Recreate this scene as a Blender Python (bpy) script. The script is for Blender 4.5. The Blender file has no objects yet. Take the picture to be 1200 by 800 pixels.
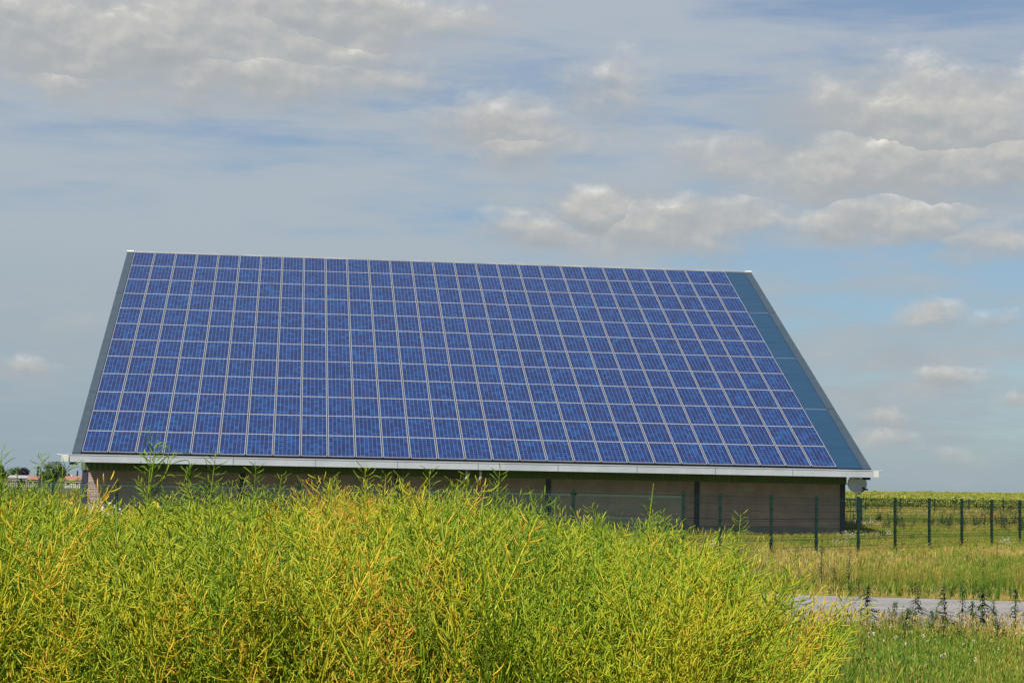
import bpy, bmesh, math, random
from mathutils import Vector, Matrix, noise as mnoise

R = math.radians
sc = bpy.context.scene
COL = sc.collection
rng = random.Random(7)

# ------------------------------------------------------------------ camera
F_PX, PITCH, ROLL, H = 2136.7, 0.0779621, 0.0186349, 1.8
cam_d = bpy.data.cameras.new('camera')
cam = bpy.data.objects.new('camera', cam_d); COL.objects.link(cam)
cam_d.sensor_width = 36; cam_d.lens = F_PX / 1200 * 36
cam_d.clip_start = 0.1; cam_d.clip_end = 20000
CAM_M = Matrix.Translation((0, 0, H)) @ Matrix.Rotation(R(90) + PITCH, 4, 'X') @ Matrix.Rotation(ROLL, 4, 'Z')
cam.matrix_world = CAM_M
sc.camera = cam

def ray(px, py):
    v = Vector(((px - 600) / F_PX, -(py - 400) / F_PX, -1.0))
    return CAM_M.to_3x3() @ v
def at(px, py, d):                      # point seen at (px, py), d metres ahead
    r = ray(px, py); return Vector((0, 0, H)) + r * (d / r.y)
def on_ground(px, py, z=0.0):
    r = ray(px, py); return Vector((0, 0, H)) + r * ((z - H) / r.z)
def hor(px): return 400 + F_PX * math.tan(PITCH) + (px - 600) * math.tan(ROLL)

# ------------------------------------------------------------------ light
YAW = 0.1186557
SUN_TO = Matrix.Rotation(YAW, 3, 'Z') @ Vector((0.95, 1.0, -1.6)).normalized()   # direction light travels
sun_from = -SUN_TO
sun_el = math.asin(sun_from.z)
sun_az = math.atan2(sun_from.x, sun_from.y)          # clockwise from +Y
SUN_STRENGTH, SKY_STRENGTH, EXPOSURE = 4.3, 0.055, 0.8
sd = bpy.data.lights.new('sun', 'SUN'); sd.energy = SUN_STRENGTH; sd.angle = R(0.5); sd.color = (1.0, 0.95, 0.86)
sun = bpy.data.objects.new('sun', sd); COL.objects.link(sun)
sun.rotation_euler = SUN_TO.to_track_quat('-Z', 'Y').to_euler()
sun.location = (-30, -30, 60)
sc.view_settings.view_transform = 'Standard'; sc.view_settings.look = 'None'
sc.view_settings.exposure = EXPOSURE; sc.view_settings.gamma = 1.0
sc.view_settings.use_curve_mapping = False

# ------------------------------------------------------------------ node helpers
class NT:
    def __init__(s, tree): s.t = tree; s.n = tree.nodes; s.l = tree.links; s.n.clear()
    def node(s, typ, **kw):
        n = s.n.new(typ)
        for k, v in kw.items(): setattr(n, k, v)
        return n
    def put(s, sock, v):
        if isinstance(v, bpy.types.NodeSocket): s.l.new(v, sock)
        elif v is not None: sock.default_value = v
    def math(s, op, a, b=None, c=None, clamp=False):
        n = s.node('ShaderNodeMath', operation=op, use_clamp=clamp)
        s.put(n.inputs[0], a)
        if b is not None: s.put(n.inputs[1], b)
        if c is not None: s.put(n.inputs[2], c)
        return n.outputs[0]
    def sstep(s, v, a, b, lo=0.0, hi=1.0):
        n = s.node('ShaderNodeMapRange', interpolation_type='SMOOTHSTEP')
        s.put(n.inputs[0], v); n.inputs[1].default_value = a; n.inputs[2].default_value = b
        n.inputs[3].default_value = lo; n.inputs[4].default_value = hi
        return n.outputs[0]
    def mix(s, f, a, b, blend='MIX'):
        n = s.node('ShaderNodeMix', data_type='RGBA', blend_type=blend)
        s.put(n.inputs[0], f)
        for i, v in ((6, a), (7, b)):
            if isinstance(v, tuple): v = (*v[:3], 1)
            s.put(n.inputs[i], v)
        return n.outputs[2]
    def noise(s, vec, scale, detail=4, rough=.55, dist=0.0, out=0):
        n = s.node('ShaderNodeTexNoise')
        if vec is not None: s.l.new(vec, n.inputs['Vector'])
        n.inputs['Scale'].default_value = scale; n.inputs['Detail'].default_value = detail
        n.inputs['Roughness'].default_value = rough; n.inputs['Distortion'].default_value = dist
        return n.outputs[out]
    def comb(s, x, y, z):
        n = s.node('ShaderNodeCombineXYZ')
        for i, v in enumerate((x, y, z)): s.put(n.inputs[i], v)
        return n.outputs[0]
    def sep(s, v):
        n = s.node('ShaderNodeSeparateXYZ'); s.l.new(v, n.inputs[0]); return n.outputs
    def vmul(s, v, k):
        n = s.node('ShaderNodeVectorMath', operation='MULTIPLY'); s.l.new(v, n.inputs[0]); n.inputs[1].default_value = k; return n.outputs[0]
    def vadd(s, v, k):
        n = s.node('ShaderNodeVectorMath', operation='ADD'); s.l.new(v, n.inputs[0]); s.put(n.inputs[1], k); return n.outputs[0]
    def ramp(s, f, stops, interp='LINEAR'):
        n = s.node('ShaderNodeValToRGB'); n.color_ramp.interpolation = interp
        e = n.color_ramp.elements
        while len(e) < len(stops): e.new(0.5)
        for el, (p, c) in zip(e, stops): el.position = p; el.color = (*c, 1)
        s.put(n.inputs[0], f); return n.outputs[0]

# ------------------------------------------------------------------ sky
def build_world():
    w = bpy.data.worlds.new('World'); sc.world = w; w.use_nodes = True
    t = NT(w.node_tree)
    D = t.node('ShaderNodeTexCoord').outputs['Generated']
    x, y, z = t.sep(D)
    az = t.math('ARCTAN2', x, y); el = t.math('ARCSINE', z)
    sky = t.node('ShaderNodeTexSky', sky_type='NISHITA', sun_disc=False)
    sky.sun_elevation = sun_el; sky.sun_rotation = sun_az
    sky.altitude = 50; sky.air_density = 1.0; sky.dust_density = 0.6; sky.ozone_density = 2.5
    skyc = t.mix(1.0, sky.outputs[0], (0.72, 0.88, 0.98), 'MULTIPLY')
    # thin high cloud drawn out in level streaks
    k = 1.0 / SKY_STRENGTH / 2 ** EXPOSURE
    sv = t.comb(t.math('MULTIPLY', x, 2.6), t.math('MULTIPLY', y, 2.6), t.math('MULTIPLY', z, 17.0))
    n1 = t.noise(sv, 1.35, 7, .58, .35)
    n2 = t.noise(t.vadd(sv, (11.0, 3.0, 5.0)), 3.6, 6, .6, .2)
    st = t.math('ADD', t.math('MULTIPLY', n1, .55), t.math('MULTIPLY', n2, .45))
    veil = t.sstep(t.math('MULTIPLY_ADD', az, -.26, t.math('ADD', st, .012)), .33, .57)
    low = t.sstep(el, 0.0, .30, .62, 1.0)
    veil = t.math('MULTIPLY_ADD', veil, .66, .28)
    veil_c = t.ramp(t.sstep(el, 0.0, .27), [(0.0, (.310*k, .395*k, .460*k)), (.45, (.415*k, .475*k, .525*k)), (1.0, (.44*k, .490*k, .555*k))])
    base = t.mix(veil, skyc, veil_c)
    # heaped clouds: (px, py, rx, ry, weight)
    blobs = [(400, 22, 160, 40, .95), (240, 45, 260, 80, .80), (80, 40, 140, 55, .8), (300, 88, 190, 36, .75), (70, 95, 90, 24, .5),
             (722, 108, 58, 34, .66), (575, 150, 84, 32, .66), (610, 178, 80, 26, .5),
             (688, 246, 52, 30, 1.25), (790, 268, 130, 34, 1.0), (630, 274, 70, 24, .9), (870, 262, 60, 26, .8),
             (1100, 136, 140, 58, 1.05), (1080, 194, 185, 44, 1.0), (1200, 190, 90, 40, .9), (1050, 262, 120, 26, .95), (1180, 280, 80, 28, .9),
             (1080, 364, 52, 18, .9), (1105, 442, 34, 14, .85), (1042, 498, 26, 10, .75), (1028, 518, 36, 11, .6), (40, 428, 34, 12, .6),
             (1190, 470, 22, 11, .75), (850, 196, 60, 22, .5), (1100, 536, 40, 9, .5), (1170, 372, 50, 12, .5)]
    wv = t.vmul(D, (1.0, 1.0, 1.6))
    wn = t.node('ShaderNodeTexNoise'); t.l.new(wv, wn.inputs['Vector'])
    wn.inputs['Scale'].default_value = 17; wn.inputs['Detail'].default_value = 7; wn.inputs['Roughness'].default_value = .55
    wr, wg, wb = t.sep(wn.outputs['Color'])
    az2 = t.math('MULTIPLY_ADD', t.math('SUBTRACT', wr, .5), .045, az)
    el2 = t.math('MULTIPLY_ADD', t.math('SUBTRACT', wg, .5), .028, el)
    haze_blobs = [(220, 60, 380, 95, 1.0), (1060, 190, 300, 130, 1.0), (740, 262, 260, 55, .9), (600, 150, 170, 60, .6), (1090, 440, 220, 130, .45), (60, 420, 160, 60, .4)]
    hz = None
    for (px, py, rx, ry, wt) in haze_blobs:
        r = ray(px, py).normalized()
        dx = t.math('MULTIPLY', t.math('SUBTRACT', az2, math.atan2(r.x, r.y)), F_PX / rx)
        dy = t.math('MULTIPLY', t.math('SUBTRACT', el2, math.asin(r.z)), F_PX / ry)
        q = t.math('SQRT', t.math('ADD', t.math('MULTIPLY', dx, dx), t.math('MULTIPLY', dy, dy)))
        v = t.math('MULTIPLY', t.math('SUBTRACT', 1.0, q), wt)
        hz = v if hz is None else t.math('MAXIMUM', hz, v)
    g = None; sh = None
    for (px, py, rx, ry, wt) in blobs:
        r = ray(px, py).normalized()
        a, e = math.atan2(r.x, r.y), math.asin(r.z)
        dx = t.math('MULTIPLY', t.math('SUBTRACT', az2, a), F_PX / rx)
        dy = t.math('MULTIPLY', t.math('SUBTRACT', el2, e), F_PX / ry)
        q = t.math('SQRT', t.math('ADD', t.math('MULTIPLY', dx, dx), t.math('MULTIPLY', dy, dy)))
        v = t.math('MULTIPLY', t.math('SUBTRACT', 1.25, q), wt)
        top = t.math('MULTIPLY_ADD', dy, .42, .5, clamp=True)
        if g is None: g, sh = v, top
        else:
            m = t.math('GREATER_THAN', v, g)
            sh = t.math('ADD', t.math('MULTIPLY', top, m), t.math('MULTIPLY', sh, t.math('SUBTRACT', 1.0, m)))
            g = t.math('MAXIMUM', g, v)
    fine = t.noise(wv, 25, 8, .56)
    up = t.noise(t.vadd(wv, (-.003, -.002, .008)), 25, 8, .56)
    dens = t.math('MULTIPLY_ADD', t.math('SUBTRACT', fine, .5), 1.9, g)
    # outside the picture the same kind of heaps go on
    far = t.noise(t.vmul(D, (1, 1, 3.0)), 5.5, 6, .55)
    infront = t.math('MULTIPLY', t.sstep(y, .90, .95), t.sstep(el, .36, .28))
    farg = t.math('MULTIPLY', t.sstep(far, .50, .64), t.math('SUBTRACT', 1.0, infront))
    farg = t.math('MULTIPLY', farg, t.sstep(el, 0.0, .06))
    cov = t.math('MULTIPLY', t.sstep(dens, -.12, .85), .90)
    light = t.math('MULTIPLY_ADD', t.math('SUBTRACT', fine, up), 1.7, t.math('MULTIPLY_ADD', sh, .80, .10), clamp=True)
    cc = t.ramp(light, [(0.0, (.350*k, .385*k, .415*k)), (.40, (.430*k, .450*k, .460*k)), (.75, (.58*k, .57*k, .54*k)), (1.0, (.86*k, .84*k, .79*k))])
    hzd = t.math('MULTIPLY_ADD', t.math('SUBTRACT', st, .5), 3.0, hz)
    base = t.mix(t.math('MULTIPLY', t.sstep(hzd, -.15, .75), .75), base, t.mix(t.sstep(fine, .3, .7), (.40*k, .435*k, .460*k), (.48*k, .495*k, .50*k)))
    c = t.mix(cov, base, cc)
    c = t.mix(t.math('MULTIPLY', farg, .8), c, (.42*k, .43*k, .44*k))
    bg = t.node('ShaderNodeBackground'); t.l.new(c, bg.inputs[0]); bg.inputs[1].default_value = SKY_STRENGTH
    out = t.node('ShaderNodeOutputWorld'); t.l.new(bg.outputs[0], out.inputs[0])
build_world()

# ------------------------------------------------------------------ materials
def mat(name, color=None, rough=.6, metal=0.0, spec=.5, build=None, translucent=0.0):
    m = bpy.data.materials.new(name); m.use_nodes = True
    t = NT(m.node_tree)
    p = t.node('ShaderNodeBsdfPrincipled'); o = t.node('ShaderNodeOutputMaterial')
    p.inputs['Roughness'].default_value = rough; p.inputs['Metallic'].default_value = metal
    p.inputs['Specular IOR Level'].default_value = spec
    c = None
    if color: p.inputs['Base Color'].default_value = (*color, 1)
    if build:
        c = build(t, p)
        if c is not None: t.l.new(c, p.inputs['Base Color'])
    sh = p.outputs[0]
    if translucent:
        tr = t.node('ShaderNodeBsdfTranslucent')
        if c is not None: t.l.new(c, tr.inputs[0])
        else: tr.inputs[0].default_value = (*color, 1)
        mx = t.node('ShaderNodeMixShader'); mx.inputs[0].default_value = translucent
        t.l.new(sh, mx.inputs[1]); t.l.new(tr.outputs[0], mx.inputs[2]); sh = mx.outputs[0]
    t.l.new(sh, o.inputs[0])
    return m

def weathered(c1, c2, scale=3.0, stretch=(1, 1, 1), bump=0.0, bscale=40):
    def b(t, p):
        v = t.vmul(t.node('ShaderNodeTexCoord').outputs['Object'], stretch)
        f = t.sstep(t.noise(v, scale, 6, .6), .3, .7)
        if bump:
            bn = t.node('ShaderNodeBump'); bn.inputs['Strength'].default_value = bump; bn.inputs['Distance'].default_value = .01
            t.l.new(t.noise(v, bscale, 5), bn.inputs['Height']); t.l.new(bn.outputs[0], p.inputs['Normal'])
        return t.mix(f, c1, c2)
    return b

def cells(t, p):
    uv = t.node('ShaderNodeUVMap', uv_map='cell').outputs[0]
    u, v, _ = t.sep(uv)
    r = t.node('ShaderNodeObjectInfo').outputs['Random']
    fl = t.node('ShaderNodeVectorMath', operation='FLOOR'); t.l.new(uv, fl.inputs[0])
    wn = t.node('ShaderNodeTexWhiteNoise', noise_dimensions='4D'); t.l.new(fl.outputs[0], wn.inputs['Vector'])
    t.l.new(t.math('MULTIPLY', r, 97.0), wn.inputs['W'])
    fu = t.math('FRACT', u); fv = t.math('FRACT', v)
    col = t.ramp(wn.outputs['Value'], [(0.0, (.004, .008, .045)), (.35, (.003, .015, .074)), (.75, (.003, .024, .106)), (1.0, (.004, .048, .165))])
    wn2 = t.node('ShaderNodeTexWhiteNoise', noise_dimensions='4D'); t.l.new(t.vadd(fl.outputs[0], (31.7, 12.3, 0)), wn2.inputs['Vector'])
    t.l.new(t.math('MULTIPLY', r, 57.0), wn2.inputs['W'])
    col = t.mix(t.sstep(wn2.outputs['Value'], .93, .95, 0, .55), col, (.026, .013, .078))
    col = t.mix(t.math('MULTIPLY', r, .22), col, (.006, .018, .100))
    # metal crystals in each cell
    cr = t.node('ShaderNodeTexVoronoi'); t.l.new(uv, cr.inputs['Vector']); cr.inputs['Scale'].default_value = 5
    cg = t.sep(cr.outputs['Color'])[0]
    col = t.mix(t.math('MULTIPLY', cg, .30), col, (.004, .022, .105))
    d = lambda f, at_, w: t.math('LESS_THAN', t.math('ABSOLUTE', t.math('SUBTRACT', f, at_)), w)
    gap_v = t.math('GREATER_THAN', t.math('ABSOLUTE', t.math('SUBTRACT', fu, .5)), .448)
    gap_h = t.math('GREATER_THAN', t.math('ABSOLUTE', t.math('SUBTRACT', fv, .5)), .470)
    bus = t.math('MAXIMUM', d(fv, .27, .022), d(fv, .73, .022))
    col = t.mix(t.math('MULTIPLY', bus, .16), col, (.20, .27, .40))
    col = t.mix(t.math('MULTIPLY', gap_h, .24), col, (.20, .27, .40))
    col = t.mix(t.math('MULTIPLY', gap_v, .28), col, (.22, .29, .44))
    return col

def variegate(stops, w_v, w_t, scale, w_n):
    """plant colour from a per-piece value, a per-plant value and slow noise over the ground"""
    def b(t, p):
        a = t.node('ShaderNodeAttribute', attribute_name='v').outputs['Fac']
        i = t.node('ShaderNodeAttribute', attribute_name='tint', attribute_type='INSTANCER').outputs['Fac']
        n = t.noise(t.node('ShaderNodeNewGeometry').outputs['Position'], scale, 3)
        f = t.math('ADD', t.math('MULTIPLY', a, w_v), t.math('MULTIPLY', i, w_t))
        f = t.math('ADD', f, t.math('MULTIPLY', t.math('SUBTRACT', n, .5), w_n), clamp=True)
        return t.ramp(f, stops)
    return b

M = {}
M['glass_cell'] = mat('solar_cell', rough=.20, spec=.14, build=cells)
M['alu'] = mat('aluminium_frame', (.36, .37, .39), .42, .2)
M['backing'] = mat('dark_membrane', (.018, .020, .026), .7)
M['blue_sheet'] = mat('blue_roof_sheet', rough=.38, spec=.3, build=weathered((.009, .038, .082), (.012, .044, .094), 1.2, (1, 3, 1)))
M['trim'] = mat('slate_blue_trim', rough=.42, build=weathered((.026, .044, .064), (.034, .053, .074), 2.0))
M['galv'] = mat('galvanised_gutter', rough=.42, metal=.2, build=weathered((.36, .39, .425), (.43, .46, .495), 1.5, (1, 1, 1)))
M['galv_l'] = mat('pale_ridge_metal', rough=.45, metal=.15, build=weathered((.50, .50, .48), (.62, .60, .56), 2.5))
M['ridge'] = mat('grey_ridge_metal', rough=.5, metal=.15, build=weathered((.17, .18, .19), (.30, .30, .29), 1.2, (.6, 1, 1)))
M['green_clad'] = mat('green_cladding', rough=.5, build=weathered((.105, .145, .078), (.130, .175, .090), 2.0))
def conc(t, p):
    v = t.node('ShaderNodeTexCoord').outputs['Object']
    f = t.sstep(t.noise(v, 1.6, 6, .65), .3, .72)
    c = t.mix(f, (.315, .228, .225), (.415, .312, .295))
    s = t.noise(t.vmul(v, (9, 9, .35)), 1.0, 4, .6)
    c = t.mix(t.sstep(s, .64, .76, 0, .55), c, (.20, .105, .065))
    bn = t.node('ShaderNodeBump'); bn.inputs['Strength'].default_value = .35; bn.inputs['Distance'].default_value = .01
    t.l.new(t.noise(v, 28, 5), bn.inputs['Height']); t.l.new(bn.outputs[0], p.inputs['Normal'])
    return c
M['concrete'] = mat('ribbed_concrete', rough=.9, spec=.2, build=conc)
M['plinth'] = mat('grey_plinth', rough=.9, spec=.2, build=weathered((.17, .17, .18), (.22, .22, .23), 2.5))
M['navy'] = mat('navy_steel', rough=.5, build=weathered((.026, .027, .060), (.034, .034, .072), 2))
M['black'] = mat('black_plastic', (.012, .012, .014), .5)
M['pvc'] = mat('pale_pvc', (.62, .62, .60), .4)
M['terracotta'] = mat('red_pvc', (.25, .09, .06), .5)
M['fence'] = mat('green_fence_steel', rough=.38, build=weathered((.002, .017, .012), (.003, .022, .016), 3))
M['wire'] = mat('green_fence_wire', (.008, .045, .034), .45)
M['gate'] = mat('green_gate_steel', (.006, .055, .030), .45)
M['dish'] = mat('dish_grey', rough=.5, build=weathered((.78, .78, .79), (.82, .82, .82), 4))
def asphalt(t, p):
    v = t.node('ShaderNodeTexCoord').outputs['Object']
    c = t.mix(t.sstep(t.noise(v, .9, 5), .35, .65), (.160, .150, .146), (.210, .196, .188))
    c = t.mix(t.sstep(t.noise(v, 38, 3), .52, .72, 0, .6), c, (.32, .31, .30))
    c = t.mix(t.sstep(t.noise(t.vmul(v, (.25, 2.2, 1)), 1.6, 5), .56, .66, 0, .5), c, (.11, .11, .115))
    return c
M['asphalt'] = mat('worn_asphalt', rough=.85, build=asphalt)
M['paint'] = mat('worn_road_paint', rough=.7, build=weathered((.50, .49, .46), (.34, .33, .32), 6))
def soil(t, p):
    v = t.node('ShaderNodeNewGeometry').outputs['Position']
    n1 = t.noise(v, .35, 6); n2 = t.noise(v, 3.0, 5); n3 = t.noise(v, 18.0, 4)
    c = t.mix(t.sstep(n1, .35, .65), (.085, .115, .022), (.125, .130, .030))
    c = t.mix(t.sstep(n2, .50, .72, 0, .7), c, (.185, .135, .050))
    c = t.mix(t.sstep(n3, .45, .65, 0, .6), c, (.055, .090, .016))
    bn = t.node('ShaderNodeBump'); bn.inputs['Strength'].default_value = .6; bn.inputs['Distance'].default_value = .05
    t.l.new(n3, bn.inputs['Height']); t.l.new(bn.outputs[0], p.inputs['Normal'])
    return c
M['soil'] = mat('meadow_ground', rough=.95, spec=.1, build=soil)
M['rape'] = mat('rapeseed', rough=.5, spec=.35, translucent=.42, build=variegate(
    [(0.0, (.075, .165, .014)), (.25, (.240, .385, .018)), (.52, (.530, .550, .026)), (.76, (.740, .510, .040)), (1.0, (.66, .310, .075))], .60, .60, .55, .40))
M['grass'] = mat('grass_blades', rough=.6, spec=.25, translucent=.25, build=variegate(
    [(0.0, (.028, .078, .010)), (.35, (.115, .215, .018)), (.6, (.270, .280, .036)), (.8, (.44, .29, .075)), (1.0, (.56, .43, .19))], .40, .75, .30, .35))
M['crop'] = mat('far_crop', rough=.7, spec=.2, translucent=.2, build=variegate(
    [(0.0, (.100, .180, .030)), (.45, (.210, .265, .036)), (.8, (.360, .330, .050)), (1.0, (.46, .43, .20))], .45, .55, .03, .35))
M['leaf'] = mat('weed_leaf', rough=.55, translucent=.2, build=variegate([(0.0, (.016, .034, .012)), (.6, (.045, .085, .018)), (1.0, (.11, .12, .03))], .8, .3, .5, .4))
M['weedstem'] = mat('weed_stem', (.050, .045, .022), .7)
M['redseed'] = mat('red_seed', rough=.7, translucent=.15, build=variegate([(0.0, (.16, .045, .022)), (1.0, (.36, .12, .045))], 1, 0, .5, .2))
M['white_petal'] = mat('white_petal', (.74, .74, .70), .6, translucent=.2)
M['pink_petal'] = mat('clover_flower', (.52, .42, .36), .7)
M['yellow_petal'] = mat('yellow_petal', (.75, .52, .01), .6, translucent=.2)
M['red_petal'] = mat('red_petal', (.55, .025, .012), .6, translucent=.2)
M['bark'] = mat('bark', rough=.9, build=weathered((.09, .07, .05), (.14, .11, .08), 2))
def crownmat(n, a, b): return mat(n, rough=.6, translucent=.2, spec=.2, build=variegate([(0.0, a), (1.0, b)], 1, 0, .08, .5))
M['tree_green'] = crownmat('green_crown', (.030, .065, .016), (.075, .125, .030))
M['tree_light'] = crownmat('grey_green_crown', (.050, .085, .040), (.100, .145, .060))
M['tree_dark'] = crownmat('dark_crown', (.020, .040, .022), (.040, .065, .035))
M['tree_purple'] = crownmat('purple_crown', (.022, .010, .020), (.042, .018, .032))
M['slate'] = mat('grey_slate', rough=.7, build=weathered((.20, .20, .22), (.27, .27, .29), .8))
M['redtile'] = mat('red_tile', rough=.8, build=weathered((.20, .085, .065), (.27, .12, .09), .8))
M['render'] = mat('pale_render', rough=.9, build=weathered((.26, .21, .18), (.31, .26, .22), .6))
M['whitewall'] = mat('white_render', rough=.9, build=weathered((.46, .43, .39), (.52, .49, .45), .6))
M['window'] = mat('window_glass', (.03, .035, .045), .15)

# ------------------------------------------------------------------ object helpers
def tag(o, label=None, cat=None, group=None, kind=None):
    if label: o['label'] = label
    if cat: o['category'] = cat
    if group: o['group'] = group
    if kind: o['kind'] = kind
    return o
def empty(name, loc, rz=0.0):
    o = bpy.data.objects.new(name, None); COL.objects.link(o); o.location = loc; o.rotation_euler = (0, 0, rz)
    o.empty_display_size = .3
    return o
def link(name, me, parent=None, loc=None):
    o = bpy.data.objects.new(name, me); COL.objects.link(o)
    if parent is not None: o.parent = parent
    if loc is not None: o.location = loc
    return o

class MB:
    """collects geometry for ONE mesh"""
    def __init__(s): s.v = []; s.f = []; s.mi = []; s.a = []; s.uv = {}
    def poly(s, pts, m=0, a=.5):
        i = len(s.v); s.v += [tuple(p) for p in pts]; s.a += [a] * len(pts)
        s.f.append(tuple(range(i, i + len(pts)))); s.mi.append(m)
    def box(s, lo, hi, m=0, a=.5):
        (x0, y0, z0), (x1, y1, z1) = lo, hi
        i = len(s.v)
        s.v += [(x0, y0, z0), (x1, y0, z0), (x1, y1, z0), (x0, y1, z0), (x0, y0, z1), (x1, y0, z1), (x1, y1, z1), (x0, y1, z1)]
        s.a += [a] * 8
        for q in ((0, 3, 2, 1), (4, 5, 6, 7), (0, 1, 5, 4), (1, 2, 6, 5), (2, 3, 7, 6), (3, 0, 4, 7)):
            s.f.append(tuple(i + k for k in q)); s.mi.append(m)
    def tube(s, pts, rad, n=6, m=0, a=.5, cap=True):
        """tapered tube through points; rad a number or a list"""
        pts = [Vector(p) for p in pts]
        if not isinstance(rad, (list, tuple)): rad = [rad] * len(pts)
        i0 = len(s.v)
        for k, p in enumerate(pts):
            d = (pts[min(k + 1, len(pts) - 1)] - pts[max(k - 1, 0)]).normalized()
            up = Vector((0, 0, 1)) if abs(d.z) < .9 else Vector((1, 0, 0))
            e1 = d.cross(up).normalized(); e2 = e1.cross(d)
            for j in range(n):
                t = 2 * math.pi * j / n
                s.v.append(tuple(p + (e1 * math.cos(t) + e2 * math.sin(t)) * rad[k])); s.a.append(a)
        for k in range(len(pts) - 1):
            for j in range(n):
                a0 = i0 + k * n + j; a1 = i0 + k * n + (j + 1) % n
                s.f.append((a0, a1, a1 + n, a0 + n)); s.mi.append(m)
        if cap:
            s.f.append(tuple(i0 + j for j in range(n))[::-1]); s.mi.append(m)
            e = i0 + (len(pts) - 1) * n
            s.f.append(tuple(e + j for j in range(n))); s.mi.append(m)
    def pod(s, p, d, ln, w, bend, m=0, a=.5):
        """a seed pod: bent spindle, 18 triangles"""
        d = d.normalized(); up = Vector((0, 0, 1)) if abs(d.z) < .95 else Vector((1, 0, 0))
        e1 = d.cross(up).normalized(); e2 = e1.cross(d)
        i = len(s.v); rings = ((.16, .8, -.30), (.50, 1.0, -.34), (.80, .72, -.02))
        s.v.append(tuple(p))
        for (f, rw, off) in rings:
            c = p + d * ln * f + e2 * bend * ln * off
            for j in range(3):
                t = 2.094 * j
                s.v.append(tuple(c + (e1 * math.cos(t) + e2 * math.sin(t)) * w * rw))
        s.v.append(tuple(p + d * ln + e2 * bend * ln * .55)); s.a += [a] * 11
        for j in range(3):
            k = (j + 1) % 3
            s.f += [(i, i + 1 + k, i + 1 + j), (i + 1 + j, i + 1 + k, i + 4 + k, i + 4 + j), (i + 4 + j, i + 4 + k, i + 7 + k, i + 7 + j), (i + 7 + j, i + 7 + k, i + 10)]
            s.mi += [m] * 4
    def blade(s, p, d, side, ln, w, droop, m=0, a=.5, seg=2):
        d = d.normalized(); i = len(s.v)
        for k in range(seg):
            t = k / seg
            c = p + d * ln * t - Vector((0, 0, droop * ln * t * t)) + Vector((d.x, d.y, 0)) * droop * ln * t * t
            ww = w * (1 - t * .55)
            s.v += [tuple(c - side * ww), tuple(c + side * ww)]; s.a += [a, a]
        s.v.append(tuple(p + d * ln - Vector((0, 0, droop * ln)) + Vector((d.x, d.y, 0)) * droop * ln)); s.a.append(a)
        for k in range(seg - 1):
            s.f.append((i + 2 * k, i + 2 * k + 1, i + 2 * k + 3, i + 2 * k + 2)); s.mi.append(m)
        e = i + 2 * (seg - 1)
        s.f.append((e, e + 1, i + 2 * seg)); s.mi.append(m)
    def leafquad(s, c, nrm, size, asp, a, m=0, roll=0.0):
        nrm = nrm.normalized(); up = Vector((0, 0, 1)) if abs(nrm.z) < .95 else Vector((1, 0, 0))
        e1 = nrm.cross(up).normalized(); e2 = e1.cross(nrm)
        x = (e1 * math.cos(roll) + e2 * math.sin(roll)) * size * .5; y = (e2 * math.cos(roll) - e1 * math.sin(roll)) * size * .5 * asp
        s.poly([c - x, c - y * .9, c + x, c + y * .9], m, a)
    def mesh(s, name, mats, smooth=False):
        me = bpy.data.meshes.new(name); me.from_pydata(s.v, [], s.f)
        for m in (mats if isinstance(mats, (list, tuple)) else [mats]): me.materials.append(m)
        me.polygons.foreach_set('material_index', s.mi)
        at_ = me.attributes.new('v', 'FLOAT', 'POINT'); at_.data.foreach_set('value', s.a)
        if smooth: me.polygons.foreach_set('use_smooth', [True] * len(me.polygons))
        me.update(); return me
    def build(s, name, mats, parent=None, smooth=False, loc=None): return link(name, s.mesh(name, mats, smooth), parent, loc)

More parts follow.
